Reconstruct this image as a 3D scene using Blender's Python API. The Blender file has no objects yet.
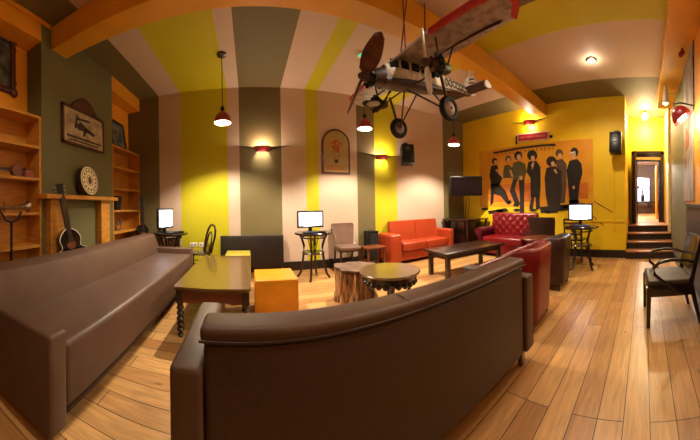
import bpy, bmesh, math, random
from mathutils import Vector, Matrix, Euler
random.seed(7)
PI = math.pi
sin, cos, R = math.sin, math.cos, math.radians
SC = bpy.context.scene
COL = SC.collection

# ------------------------------------------------------------------ materials
def lin(c):
    return tuple(((v/255)/12.92 if v/255 <= .04045 else ((v/255+.055)/1.055)**2.4) for v in c) + (1,)
MATS = {}
def mat(name, rgb, rough=.6, metal=0., var=.12, scale=8., bump=0., bscale=60., emit=None, estr=0., coat=0., rgb2=None, stretch=None, spec=.5):
    if name in MATS: return MATS[name]
    m = bpy.data.materials.new(name); m.use_nodes = True
    nt = m.node_tree; b = nt.nodes['Principled BSDF']
    b.inputs['Roughness'].default_value = rough; b.inputs['Metallic'].default_value = metal
    b.inputs['Specular IOR Level'].default_value = spec
    if coat: b.inputs['Coat Weight'].default_value = coat; b.inputs['Coat Roughness'].default_value = .12
    tc = nt.nodes.new('ShaderNodeTexCoord'); mp = nt.nodes.new('ShaderNodeMapping')
    nt.links.new(tc.outputs['Object'], mp.inputs['Vector'])
    if stretch: mp.inputs['Scale'].default_value = stretch
    n = nt.nodes.new('ShaderNodeTexNoise'); n.inputs['Scale'].default_value = scale; n.inputs['Detail'].default_value = 5
    nt.links.new(mp.outputs[0], n.inputs['Vector'])
    mix = nt.nodes.new('ShaderNodeMix'); mix.data_type = 'RGBA'
    c1 = lin(rgb); c2 = lin(rgb2) if rgb2 else tuple(v*(1-var*2.2) for v in c1[:3]) + (1,)
    mix.inputs[6].default_value = c1; mix.inputs[7].default_value = c2
    mr = nt.nodes.new('ShaderNodeMapRange'); mr.inputs[1].default_value = .38; mr.inputs[2].default_value = .68
    nt.links.new(n.outputs['Fac'], mr.inputs[0]); nt.links.new(mr.outputs[0], mix.inputs[0])
    nt.links.new(mix.outputs[2], b.inputs['Base Color'])
    if bump:
        n2 = nt.nodes.new('ShaderNodeTexNoise'); n2.inputs['Scale'].default_value = bscale; n2.inputs['Detail'].default_value = 3
        nt.links.new(mp.outputs[0], n2.inputs['Vector'])
        bp = nt.nodes.new('ShaderNodeBump'); bp.inputs['Strength'].default_value = bump; bp.inputs['Distance'].default_value = .004
        nt.links.new(n2.outputs['Fac'], bp.inputs['Height']); nt.links.new(bp.outputs[0], b.inputs['Normal'])
    if emit:
        b.inputs['Emission Color'].default_value = lin(emit); b.inputs['Emission Strength'].default_value = estr
    MATS[name] = m
    return m

C_OLIVE=(100,94,56); C_DOLIVE=(110,98,60); C_YEL=(192,182,10); C_PINK=(200,176,156); C_ORANGE=(220,146,22)
C_WYEL=(240,200,6)
wall_yellow = mat('yellow wall paint', C_WYEL, .55, var=.04, scale=2, bump=.1, bscale=30)
wall_olive = mat('olive wall paint', C_OLIVE, .7, var=.04, scale=2)
wall_dolive = mat('dark olive wall paint', C_DOLIVE, .7, var=.04, scale=2)
wall_orange = mat('orange wall paint', C_ORANGE, .55, var=.04, scale=2)
wall_pale = mat('pale wall paint', (226,205,150), .6, var=.04, scale=2)
wood_orange = mat('orange stained pine', (196,130,46), .45, var=.14, scale=5, stretch=(1,1,7))
wood_dark = mat('dark stained wood', (50,25,18), .3, var=.2, scale=9, stretch=(1,1,4), coat=.3)
wood_table = mat('honey varnished table top', (104,74,34), .26, var=.15, scale=5, stretch=(6,1,1), coat=.5)
wood_mid = mat('reddish brown wood', (110,54,28), .4, var=.18, scale=9, stretch=(1,1,4))
wood_black = mat('nearly black wood', (40,24,20), .22, var=.2, scale=9, coat=.4)
leather_brown = mat('brown leather', (100,75,62), .48, var=.08, scale=5, bump=.22, bscale=180)
leather_grey = mat('taupe woven upholstery', (84,62,50), .5, var=.12, scale=90, bump=.35, bscale=300)
leather_red = mat('red leather', (126,18,22), .35, var=.08, scale=5, bump=.2, bscale=150)
leather_orange = mat('orange red leather', (164,60,28), .38, var=.08, scale=4, bump=.2, bscale=120)
leather_choc = mat('chocolate leather', (58,34,28), .4, var=.1, scale=5, bump=.2, bscale=150)
leather_burg = mat('burgundy leather', (124,14,24), .3, var=.1, scale=5, bump=.2, bscale=150)
leather_orangep = mat('amber leather', (228,150,24), .35, var=.06, scale=5, bump=.2, bscale=150)
leather_yellow = mat('lime yellow leather', (176,160,60), .4, var=.06, scale=5, bump=.2, bscale=150)
seat_grey = mat('mushroom brown vinyl', (112,84,70), .45, var=.08, scale=5)
seat_olive = mat('olive brown vinyl', (72,56,36), .6, var=.1, scale=5)
black_plastic = mat('black plastic', (16,15,17), .35, var=.1, spec=.3)
black_metal = mat('black iron', (22,20,22), .45, var=.2, metal=.3)
chrome = mat('brushed steel', (170,165,160), .3, var=.05, metal=1)
white_plastic = mat('white plastic', (232,228,220), .4, var=.03)
red_enamel = mat('red enamel', (150,24,28), .3, var=.08, coat=.4)
red_paint = mat('red wing paint', (178,26,22), .5, var=.15, scale=20)
brown_prop = mat('varnished red brown propeller wood', (96,48,34), .3, var=.25, scale=6, stretch=(1,6,1), coat=.4)
tin = mat('weathered grey tin', (160,146,140), .55, var=.35, scale=14, metal=.1, rgb2=(112,96,90))
tin_pale = mat('pale cream tin', (206,196,178), .5, var=.15, scale=18, rgb2=(150,134,116))
tin_dark = mat('dark maroon tin', (66,36,34), .45, var=.3, scale=16)
rubber = mat('black rubber', (20,20,20), .7, var=.1)
glass_dark = mat('dark cockpit glass', (14,10,14), .15, var=.02, spec=.25)
bulb_mat = mat('glowing bulb', (255,236,190), .5, emit=(255,226,170), estr=14)
screen_mat = mat('lit screen', (230,240,255), .3, emit=(214,230,255), estr=.95, var=0)
bark = mat('rough bark', (196,148,102), .9, var=.5, scale=9, stretch=(3,3,.6), rgb2=(52,30,18), bump=1., bscale=25)
stump_top = mat('weathered stump top', (116,86,62), .6, var=.3, scale=8, rgb2=(70,46,34))
cream_skin = mat('cream drum skin', (240,226,188), .5, var=.08, scale=12)
black_paint = mat('black mural paint', (26,22,20), .6, var=.1)
maroon_wood = mat('maroon picture frame', (78,28,22), .4, var=.15)
paper_old = mat('aged print paper', (176,158,128), .6, var=.25, scale=10, rgb2=(130,108,84))
paper_green = mat('faded balloon print', (150,142,88), .6, var=.3, scale=12, rgb2=(180,150,90))
base_black = mat('black baseboard paint', (26,22,20), .4, var=.1)
gold_mat = mat('dull brass', (150,110,50), .35, metal=.9, var=.1)

# ------------------------------------------------------------------ mesh building
class MB:
    def __init__(s): s.bm = bmesh.new()
    def _x(s, verts, m):
        if m is not None: bmesh.ops.transform(s.bm, matrix=m, verts=verts)
    def box(s, x0, y0, z0, x1, y1, z1, bev=0, seg=3, m=None):
        t = bmesh.new(); bmesh.ops.create_cube(t, size=1)
        bmesh.ops.scale(t, vec=(abs(x1-x0), abs(y1-y0), abs(z1-z0)), verts=t.verts)
        bmesh.ops.translate(t, vec=((x0+x1)/2, (y0+y1)/2, (z0+z1)/2), verts=t.verts)
        if bev: bmesh.ops.bevel(t, geom=t.edges[:], offset=bev, segments=seg, profile=.5, affect='EDGES')
        if m is not None: bmesh.ops.transform(t, matrix=m, verts=t.verts)
        s.merge(t); return s
    def merge(s, t):
        me = bpy.data.meshes.new('tmp'); t.to_mesh(me); t.free(); s.bm.from_mesh(me); bpy.data.meshes.remove(me)
    def poly(s, vs, fs, m=None):
        v = [s.bm.verts.new(p) for p in vs]
        for f in fs:
            try: s.bm.faces.new([v[i] for i in f])
            except ValueError: pass
        s._x(v, m); return s
    def tube(s, p0, p1, r0, r1=None, n=12):
        r1 = r0 if r1 is None else r1
        p0, p1 = Vector(p0), Vector(p1); d = (p1-p0)
        q = d.to_track_quat('Z', 'Y').to_matrix()
        vs = [p0+q@Vector((r0*cos(2*PI*i/n), r0*sin(2*PI*i/n), 0)) for i in range(n)]
        vs += [p1+q@Vector((r1*cos(2*PI*i/n), r1*sin(2*PI*i/n), 0)) for i in range(n)]
        fs = [(i, (i+1) % n, n+(i+1) % n, n+i) for i in range(n)] + [tuple(range(n))[::-1], tuple(range(n, 2*n))]
        return s.poly(vs, fs)
    def path(s, pts, r, n=8):
        pts = [Vector(p) for p in pts]; rr = r if isinstance(r, (list, tuple)) else [r]*len(pts)
        vs, fs = [], []; up = Vector((0, 0, 1))
        for i, p in enumerate(pts):
            d = (pts[min(i+1, len(pts)-1)]-pts[max(i-1, 0)]).normalized()
            a = d.cross(up); a = a.normalized() if a.length > .05 else d.cross(Vector((1, 0, 0))).normalized()
            b = d.cross(a)
            for k in range(n): vs.append(p+(a*cos(2*PI*k/n)+b*sin(2*PI*k/n))*rr[i])
        for i in range(len(pts)-1):
            for k in range(n): fs.append((i*n+k, i*n+(k+1) % n, (i+1)*n+(k+1) % n, (i+1)*n+k))
        fs += [tuple(range(n))[::-1], tuple(range((len(pts)-1)*n, len(pts)*n))]
        return s.poly(vs, fs)
    def lathe(s, prof, c=(0, 0, 0), n=24, m=None, caps=True):
        vs, fs = [], []
        for r, z in prof:
            for k in range(n): vs.append((c[0]+r*cos(2*PI*k/n), c[1]+r*sin(2*PI*k/n), c[2]+z))
        for i in range(len(prof)-1):
            for k in range(n): fs.append((i*n+k, i*n+(k+1) % n, (i+1)*n+(k+1) % n, (i+1)*n+k))
        if caps: fs += [tuple(range(n))[::-1], tuple(range((len(prof)-1)*n, len(prof)*n))]
        return s.poly(vs, fs, m)
    def prism(s, pts, axis, a, b):
        """outline pts (2-D) extruded along axis from a to b; x:(y,z) y:(x,z) z:(x,y)"""
        f = {'x': lambda p, t: (t, p[0], p[1]), 'y': lambda p, t: (p[0], t, p[1]), 'z': lambda p, t: (p[0], p[1], t)}[axis]
        n = len(pts)
        return s.poly([f(p, a) for p in pts]+[f(p, b) for p in pts],
                      [(i, (i+1) % n, n+(i+1) % n, n+i) for i in range(n)]+[tuple(range(n))[::-1], tuple(range(n, 2*n))])
    def loft(s, secs):
        n = len(secs[0]); vs = [p for q in secs for p in q]
        fs = [(i*n+k, i*n+(k+1) % n, (i+1)*n+(k+1) % n, (i+1)*n+k) for i in range(len(secs)-1) for k in range(n)]
        fs += [tuple(range(n))[::-1], tuple(range((len(secs)-1)*n, len(secs)*n))]
        return s.poly(vs, fs)
    def ball(s, c, r, sc=(1, 1, 1), u=16, v=10):
        t = bmesh.new(); bmesh.ops.create_uvsphere(t, u_segments=u, v_segments=v, radius=r)
        bmesh.ops.scale(t, vec=sc, verts=t.verts); bmesh.ops.translate(t, vec=c, verts=t.verts); s.merge(t); return s
    def ring(s, c, r, t, axis='z', n=28, k=8, m=None):
        vs, fs = [], []
        for i in range(n):
            a = 2*PI*i/n
            for j in range(k):
                b = 2*PI*j/k; q = r+t*cos(b); w = t*sin(b)
                p = (q*cos(a), q*sin(a), w)
                if axis == 'x': p = (w, q*cos(a), q*sin(a))
                if axis == 'y': p = (q*cos(a), w, q*sin(a))
                vs.append((p[0]+c[0], p[1]+c[1], p[2]+c[2]))
        for i in range(n):
            for j in range(k): fs.append((i*k+j, ((i+1) % n)*k+j, ((i+1) % n)*k+(j+1) % k, i*k+(j+1) % k))
        return s.poly(vs, fs, m)
    def build(s, name, material, parent=None, smooth=38, label=None):
        bmesh.ops.recalc_face_normals(s.bm, faces=s.bm.faces)
        me = bpy.data.meshes.new(name); s.bm.to_mesh(me); s.bm.free()
        me.materials.append(material)
        if smooth:
            me.shade_smooth(); me.set_sharp_from_angle(angle=R(smooth))
        o = bpy.data.objects.new(name, me); COL.objects.link(o)
        if parent is not None: o.parent = parent
        if label: o['label'] = label
        return o

def build_each(mb, name, material, parent, smooth=38):
    """every loose piece of mb becomes a part of its own"""
    bm = mb.bm; left = set(bm.verts); islands = []
    while left:
        v = left.pop(); stack = [v]; isl = [v]
        while stack:
            a = stack.pop()
            for e in a.link_edges:
                b = e.other_vert(a)
                if b in left: left.discard(b); stack.append(b); isl.append(b)
        islands.append(isl)
    for isl in islands:
        ids = {v: i for i, v in enumerate(isl)}; fs = {f for v in isl for f in v.link_faces}
        MB().poly([v.co.copy() for v in isl], [[ids[v] for v in f.verts] for f in fs]).build(name, material, parent, smooth)
    bm.free()

def thing(name, label, cat, loc=(0, 0, 0), rz=0, group=None, rot=None):
    o = bpy.data.objects.new(name, None); COL.objects.link(o); o.empty_display_size = .1
    o.location = loc; o.rotation_euler = rot if rot else (0, 0, rz)
    o['label'] = label; o['category'] = cat
    if group: o['group'] = group
    return o
def tag(o, label, cat, group=None, kind=None):
    o['label'] = label; o['category'] = cat
    if group: o['group'] = group
    if kind: o['kind'] = kind
    return o
def struct(name, mb, m, parent=None, smooth=38):
    o = mb.build(name, m, parent, smooth)
    if parent is None: o['kind'] = 'structure'
    return o
def copy_tree(o, parent=None):
    c = o.copy(); COL.objects.link(c); c.parent = parent
    for ch in [x for x in COL.objects if x.parent == o]: copy_tree(ch, c)
    return c
def dup(o, loc, rz, label, rot=None):
    c = copy_tree(o); c.location = loc; c.rotation_euler = rot if rot else (0, 0, rz); c['label'] = label
    return c
def light(kind, loc, energy, col=(1, .84, .62), r=.05, parent=None, rot=None, spot=None, blend=.6):
    l = bpy.data.lights.new('lamp_light', kind); l.energy = energy; l.color = col
    if kind in ('POINT', 'SPOT'): l.shadow_soft_size = r
    if kind == 'SPOT': l.spot_size = spot; l.spot_blend = blend
    if kind == 'AREA': l.size = r
    o = bpy.data.objects.new('lamp_light', l); COL.objects.link(o); o.location = loc
    if rot: o.rotation_euler = rot
    if parent: o.parent = parent
    return o

# ------------------------------------------------------------------ camera (a panorama: central cylindrical)
F = 252.0
XL, XR, YB, YF, H = -2.2, 5.48, 4.79, -.62, 3.52
cd = bpy.data.cameras.new('camera'); cam = bpy.data.objects.new('camera', cd); COL.objects.link(cam)
cd.type = 'PANO'; cd.panorama_type = 'CENTRAL_CYLINDRICAL'
cd.central_cylindrical_range_u_min = -350/F; cd.central_cylindrical_range_u_max = 350/F
cd.central_cylindrical_range_v_min = -235.5/F; cd.central_cylindrical_range_v_max = 204.5/F
cd.central_cylindrical_radius = 1
cd.clip_start = .02
az = (350-249)/F
Mc = Matrix.Rotation(-az, 4, 'Z') @ Matrix.Rotation(PI/2, 4, 'X') @ Matrix.Rotation(R(-1.0), 4, 'Z')
cam.matrix_world = Matrix.Translation((0, 0, 1.25)) @ Mc
SC.camera = cam

# ------------------------------------------------------------------ the room
def stripes_mat(name):
    m = bpy.data.materials.new(name); m.use_nodes = True; nt = m.node_tree; b = nt.nodes['Principled BSDF']
    g = nt.nodes.new('ShaderNodeNewGeometry'); sp = nt.nodes.new('ShaderNodeSeparateXYZ'); nt.links.new(g.outputs['Position'], sp.inputs[0])
    mr = nt.nodes.new('ShaderNodeMapRange'); mr.inputs[1].default_value = -2.6; mr.inputs[2].default_value = 5.6
    nt.links.new(sp.outputs['X'], mr.inputs[0])
    cr = nt.nodes.new('ShaderNodeValToRGB'); cr.color_ramp.interpolation = 'CONSTANT'
    st = [(-2.6, C_DOLIVE), (-1.78, C_PINK), (-1.32, C_YEL), (-.39, C_PINK), (-.19, C_DOLIVE), (.62, C_PINK), (1.10, C_YEL), (1.34, C_PINK),
          (2.19, C_DOLIVE), (2.60, C_YEL), (3.17, C_PINK), (4.66, C_DOLIVE)]
    el = cr.color_ramp.elements
    el[0].position = 0; el[0].color = lin(st[0][1]); el[1].position = (st[1][0]+2.6)/8.2; el[1].color = lin(st[1][1])
    for x, c in st[2:]:
        e = el.new((x+2.6)/8.2); e.color = lin(c)
    nt.links.new(mr.outputs[0], cr.inputs[0])
    n = nt.nodes.new('ShaderNodeTexNoise'); n.inputs['Scale'].default_value = 3; n.inputs['Detail'].default_value = 6
    nt.links.new(g.outputs['Position'], n.inputs['Vector'])
    mx = nt.nodes.new('ShaderNodeMix'); mx.data_type = 'RGBA'; mx.blend_type = 'MULTIPLY'; mx.inputs[0].default_value = .12
    nt.links.new(cr.outputs[0], mx.inputs[6]); nt.links.new(n.outputs['Color'], mx.inputs[7]); nt.links.new(mx.outputs[2], b.inputs['Base Color'])
    b.inputs['Roughness'].default_value = .7
    return m
def floor_mat():
    m = bpy.data.materials.new('oak floor boards'); m.use_nodes = True; nt = m.node_tree; b = nt.nodes['Principled BSDF']; L = nt.links.new
    g = nt.nodes.new('ShaderNodeNewGeometry'); mp = nt.nodes.new('ShaderNodeMapping'); L(g.outputs['Position'], mp.inputs['Vector'])
    mp.inputs['Location'].default_value = (.3, .02, 0)
    br = nt.nodes.new('ShaderNodeTexBrick'); L(mp.outputs[0], br.inputs['Vector'])
    br.inputs['Scale'].default_value = 1; br.inputs['Brick Width'].default_value = 1.7; br.inputs['Row Height'].default_value = .15
    br.inputs['Mortar Size'].default_value = .0028; br.inputs['Mortar Smooth'].default_value = .3; br.inputs['Bias'].default_value = 0
    br.offset = .37; br.offset_frequency = 3; br.squash = 1
    br.inputs['Color1'].default_value = lin((226,176,112)); br.inputs['Color2'].default_value = lin((186,132,78)); br.inputs['Mortar'].default_value = lin((52,28,14))
    mp2 = nt.nodes.new('ShaderNodeMapping'); mp2.inputs['Scale'].default_value = (1.6, 16, 1); L(g.outputs['Position'], mp2.inputs['Vector'])
    n = nt.nodes.new('ShaderNodeTexNoise'); n.inputs['Scale'].default_value = 2.2; n.inputs['Detail'].default_value = 8; n.inputs['Distortion'].default_value = .8; L(mp2.outputs[0], n.inputs['Vector'])
    mr = nt.nodes.new('ShaderNodeMapRange'); mr.inputs[1].default_value = .3; mr.inputs[2].default_value = .75; mr.inputs[3].default_value = 1; mr.inputs[4].default_value = .62; L(n.outputs['Fac'], mr.inputs[0])
    mx = nt.nodes.new('ShaderNodeMix'); mx.data_type = 'RGBA'; mx.blend_type = 'MULTIPLY'; mx.inputs[0].default_value = 1
    L(br.outputs['Color'], mx.inputs[6]); L(mr.outputs[0], mx.inputs[7])
    mp3 = nt.nodes.new('ShaderNodeMapping'); mp3.inputs['Scale'].default_value = (2.2, 5, 1); L(g.outputs['Position'], mp3.inputs['Vector'])
    vo = nt.nodes.new('ShaderNodeTexVoronoi'); vo.inputs['Scale'].default_value = 1.1; L(mp3.outputs[0], vo.inputs['Vector'])
    mk = nt.nodes.new('ShaderNodeMapRange'); mk.inputs[1].default_value = .03; mk.inputs[2].default_value = .1; mk.inputs[3].default_value = .45; mk.inputs[4].default_value = 1; L(vo.outputs['Distance'], mk.inputs[0])
    mx2 = nt.nodes.new('ShaderNodeMix'); mx2.data_type = 'RGBA'; mx2.blend_type = 'MULTIPLY'; mx2.inputs[0].default_value = .8
    L(mx.outputs[2], mx2.inputs[6]); L(mk.outputs[0], mx2.inputs[7]); L(mx2.outputs[2], b.inputs['Base Color'])
    b.inputs['Roughness'].default_value = .33
    bp = nt.nodes.new('ShaderNodeBump'); bp.inputs['Strength'].default_value = .3; bp.inputs['Distance'].default_value = .002; bp.invert = True
    L(br.outputs['Fac'], bp.inputs['Height']); L(bp.outputs[0], b.inputs['Normal'])
    return m
STR = stripes_mat('striped paint'); FLM = floor_mat()
struct('floor', MB().box(-2.7, YF-.1, -.1, XR+.1, YB+.1, 0), FLM)
struct('ceiling', MB().box(-2.7, YF-.1, H, 7.1, YB+.1, H+.1), STR)
struct('wall_back', MB().box(-2.7, YB, 0, XR+.1, YB+.1, H), STR)
struct('wall_far', MB().box(XR, .42, 0, XR+.1, YB, H), wall_yellow)
struct('baseboard_back', MB().box(XL, YB-.02, 0, XR, YB, .17, .004, 1), base_black)
struct('baseboard_far', MB().box(XR-.02, .42, 0, XR, YB-.02, .17, .004, 1), base_black)
# left wall: chimney breast between two recessed alcoves
struct('wall_left', MB().box(-2.6, 2.05, 0, XL, 3.67, H), wall_olive)
struct('wall_left', MB().box(-2.7, YF, 0, -2.47, YB, H), wall_orange)
struct('wall_left', MB().box(-2.6, YF, 0, XL, .35, H), wall_olive)
struct('trim_1', MB().box(-2.47, .35, 3.27, XL, 2.05, H).box(-2.47, 3.67, 3.27, XL, YB, H), wall_orange)
struct('trim_2', MB().box(XL, .2, 3.47, XL+.035, 2.2, H-.001, .01, 1), wall_orange)
# beam across the ceiling, parallel to the back wall
struct('trim_3', MB().box(XL, 2.22, 3.24, XR, 2.5, H, .006, 1), mat('orange beam paint', (220,158,34), .5, var=.05, scale=3))
# beam along the right wall
struct('trim_4', MB().box(-2.2, YF, 3.24, XR, -.27, H, .006, 1), mat('orange beam paint', (0,0,0)))
# right wall
struct('wall_right', MB().box(3.75, YF-.1, 0, 7.1, YF, H), wall_olive)
struct('wall_right', MB().box(-2.7, YF-.1, 1.2, 3.75, YF, H), wall_orange)
struct('wall_right', MB().box(-2.7, YF-.1, 0, 3.75, YF, 1.2).box(-2.2, YF, 1.16, 3.7, YF+.02, 1.2), mat('dark wainscot paint', (46,36,36), .5))
struct('baseboard_right', MB().box(XL, YF, 0, XR-.05, YF+.02, .15, .004, 1), base_black)
# steps and passage
tread = mat('worn step boards', (168,110,60), .5, var=.2, scale=6, stretch=(1, 4, 1))
riser = mat('dark step risers', (48,30,20), .6, var=.2)
st = MB(); sr = MB()
for i, (x, z) in enumerate(((5.38, .17), (5.66, .325), (5.93, .485), (6.2, .645))):
    x2 = (5.66, 5.93, 6.2, 7.1)[i]
    sr.box(x, YF, 0 if i == 0 else z-.2, x2+.02, .42, z-.03)
    st.box(x-.03, YF, z-.03, x2+.02, .42, z, .006, 2)
struct('trim_6', sr, riser); struct('trim_7', st, tread)
struct('wall_left', MB().box(XR+.1, .42, 0, 7.1, .52, H), wall_yellow)
struct('wall_right', MB().box(6.0, YF, 0, 7.0, YF+.06, H), wall_pale)
dwm = MB()
dwm.box(7.0, -.62, 0, 7.1, -.53, H).box(7.0, .36, 0, 7.1, .52, H).box(7.0, -.53, 2.6, 7.1, .36, H)
struct('wall_far', dwm, wall_yellow)
d1 = thing('door_1', 'dark framed doorway at the top of the steps', 'door', (7.0, 0, .645)); del d1['category']; del d1['label']; d1['kind'] = 'structure'
MB().box(-.03, -.53, 0, .12, -.44, 1.95, .006, 1).box(-.03, .27, 0, .12, .36, 1.95, .006, 1).box(-.03, -.53, 1.87, .12, .36, 1.97, .006, 1).build('door_frame', wood_black, d1)
MB().box(0, -.44, 1.72, .06, .27, 1.8).build('transom', mat('transom paint', (176,140,60), .5), d1)
MB().box(.02, -.44, 1.8, .05, .27, 1.87).box(.0, -.44, 1.68, .08, .27, 1.73).box(0, -.44, 0, .08, -.38, 1.7).box(0, .2, 0, .08, .27, 1.7).build('inner_frame', wood_black, d1)
dl = MB().box(-.62, .225, .02, -.04, .262, 1.87, .004, 1).build('door_leaf', wood_dark, d1)
MB().tube((-.55, .222, .95), (-.55, .17, .95), .012).ball((-.55, .16, .95), .028).build('door_handle', gold_mat, dl)
# room beyond the passage
struct('floor', MB().box(7.1, -1.6, .5, 12.6, 1.6, .645), FLM)
struct('ceiling', MB().box(7.1, -1.6, 3.0, 12.6, 1.6, 3.1), mat('white ceiling paint', (225,222,215), .7, var=.03))
struct('wall_left', MB().box(7.1, 1.6, .5, 12.6, 1.7, 3.1), wall_orange)
struct('wall_right', MB().box(7.1, -1.7, .5, 12.6, -1.6, 3.1), wall_orange)
wb = MB().box(12.5, -1.6, .5, 12.6, -.25, 3.1).box(12.5, .5, .5, 12.6, 1.6, 3.1).box(12.5, -.25, .5, 12.6, .5, 1.15).box(12.5, -.25, 2.35, 12.6, .5, 3.1)
struct('wall_far', wb, mat('dark panelling', (70,44,34), .5))
w1 = MB().box(12.52, -.25, 1.15, 12.56, .5, 2.35).build('window_1', mat('daylit frosted glass', (200,220,255), .3, emit=(190,215,255), estr=1.6), None); w1['kind'] = 'structure'
MB().box(12.46, -.27, 1.13, 12.52, .52, 1.17).box(12.46, -.27, 2.33, 12.52, .52, 2.37).box(12.46, -.27, 1.13, 12.52, -.23, 2.37).box(12.46, .48, 1.13, 12.52, .52, 2.37).box(12.47, .11, 1.15, 12.52, .14, 2.35).box(12.47, -.25, 1.85, 12.52, .5, 1.88).build('window_frame', wood_black, w1)
dj = MB().box(8.1, -.42, .645, 8.9, -.37, 2.4, .004, 1).build('door_2', wall_orange, None); dj['kind'] = 'structure'
MB().box(8.6, -.37, 1.55, 8.66, -.33, 1.6, .01, 2).build('door_handle', gold_mat, dj)
bt = thing('counter', 'dark low counter below the window in the room beyond the steps', 'counter', (11.9, .1, .645))
MB().box(-.3, -.6, 0, .3, .55, .52, .01, 2).build('counter_body', wood_black, bt)
MB().box(-.34, -.64, .52, .34, .6, .57, .01, 2).build('counter_top', wood_dark, bt)
gt = thing('bottle', 'dark bottle standing on the counter in front of the far daylit window', 'bottle', (11.8, .1, 1.215))
MB().lathe([(.07, 0), (.075, .02), (.075, .25), (.03, .36), (.028, .45)]).build('bottle_body', glass_dark, gt)
MB().lathe([(.032, .45), (.032, .49)]).build('bottle_cap', black_plastic, gt)

# conduit and cables on the far yellow wall
def ongrid(x, y, X):
    t = (x-249)/F; r = X/sin(t); return (X, r*cos(t), 1.25+(204.5-4.4*sin((x-350)/F)-y)*r/F)
for pp, lab in ((((594, 201), (602, 206), (614, 213)), 'longer upper brown cable slanting across the yellow wall beside the mural screen'), (((592, 215), (597, 220), (603, 225)), 'short lower brown cable slanting on the yellow wall beside the mural screen')):
    tag(MB().path([ongrid(*p, 5.472) for p in pp], .008, 6).build('cable', wood_mid), lab, 'cable', 'cables on the yellow wall')
tr = MB().box(XR-.025, .66, .58, XR, .70, 2.24, .004, 1).box(XR-.022, .45, .78, XR, 1.6, .83, .004, 1)
struct('trim_5', tr, wall_yellow)

# ------------------------------------------------------------------ left wall fittings
def bookcase(label, y0, y1):
    t = thing('bookcase', label, 'bookcase', (-2.45, (y0+y1)/2, 0), group=None)
    h = (y1-y0)/2
    MB().box(-.018, -h, 0, 0, h, 2.37).build('back_panel', wood_orange, t)
    for s in (-1, 1):
        MB().box(0, s*h, 0, .25, s*(h-.035), 2.35, .003, 1).build('side_panel', wood_orange, t)
    for z in (.1, .45, .83, 1.21, 1.61, 1.99, 2.35):
        MB().box(0, -h+.035, z-.035, .255, h-.035, z, .004, 1).build('shelf', wood_orange, t)
    return t
bookcase('tall orange pine bookcase in the recess holding the banjo and the horn', .36, 2.045)
bookcase('tall orange pine bookcase beyond the fireplace, framed photo on its top', 3.675, 4.765)
m_ = thing('fireplace_mantel', 'plain orange pine mantel shelf on two square legs against the olive chimney breast', 'mantel', (-2.2, 2.75, 0))
MB().box(0, -.78, 1.365, .17, .8, 1.42, .006, 2).build('mantel_shelf', wood_orange, m_)
for y in (-.65, .42):
    MB().box(0, y, 0, .1, y+.24, 1.365, .005, 1).build('leg', wood_orange, m_)

fr = thing('wall_picture', 'aeroplane poster in a maroon frame with arched crest above the mantel', 'picture', (-2.2, 2.875, 2.37))
MB().box(.0, -.47, -.24, .025, .47, .24).build('print', paper_old, fr)
MB().box(0, -.49, -.26, .04, -.455, .26, .004, 1).box(0, .455, -.26, .04, .49, .26, .004, 1).box(0, -.49, -.26, .04, .49, -.225, .004, 1).box(0, -.49, .225, .04, .49, .26, .004, 1).build('picture_frame', maroon_wood, fr)
cr_ = [(-.48, .255)]+[(-.3, .255), (-.26, .31)]+[(x, .31+.13*cos(x/.26*PI/2)) for x in [-.22+.44*i/10 for i in range(11)]]+[(.26, .31), (.3, .255), (.48, .255)]
MB().prism([(a, b) for a, b in cr_], 'x', .002, .035).build('crest', maroon_wood, fr)
pl = MB().prism([(-.2, .03), (-.1, .09), (.02, .04), (.2, .0), (.25, -.02), (.2, -.05), (.0, -.02), (-.16, -.03)], 'x', .025, .029)
pl.prism([(-.2, .13), (.1, .16), (.12, .13), (-.18, .1)], 'x', .025, .029).prism([(.0, .04), (-.06, -.1), (-.02, -.1), (.05, .0)], 'x', .025, .029).prism([(-.2, .16), (-.16, .16), (-.2, -.02), (-.24, -.02)], 'x', .025, .029)
pl.box(.025, -.4, -.16, .028, .4, -.13).box(.025, -.34, -.2, .028, .34, -.18)
pl.build('plane_print', mat('dark print ink', (52,34,36), .6), fr)
for s in (-.2, .28): pass

dr = thing('frame_drum', 'cream skinned frame drum with brown ring pattern leaning on the mantel shelf', 'drum', (-2.075, 2.83, 1.42), rot=(0, R(-8), 0))
MB().lathe([(.205, 0), (.21, .0), (.21, .09), (.2, .09), (.2, .02)], m=Matrix.Translation((-.05, 0, .212)) @ Matrix.Rotation(PI/2, 4, 'Y'), n=40, caps=False).build('drum_shell', wood_dark, dr)
MB().lathe([(.2, .075), (.2, .088)], m=Matrix.Translation((-.05, 0, .212)) @ Matrix.Rotation(PI/2, 4, 'Y'), n=40).build('drum_skin', cream_skin, dr)
dp = MB()
Md = Matrix.Translation((.04, 0, .212))
for i in range(14):
    a = 2*PI*i/14
    dp.box(0, -.012, .12, .003, .012, .15, m=Md @ Matrix.Rotation(a, 4, 'X'))
dp.ring((.04, 0, .212), .175, .004, 'x', 32, 6)
dp.ring((.04, 0, .212), .07, .004, 'x', 32, 6)
dp.box(0, -.02, -.05, .003, .02, .05, m=Md).ring((.041, .0, .212), .035, .006, 'x', 20, 6)
dp.build('drum_pattern', mat('brown drum ink', (78,44,24), .6), dr)

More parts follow.
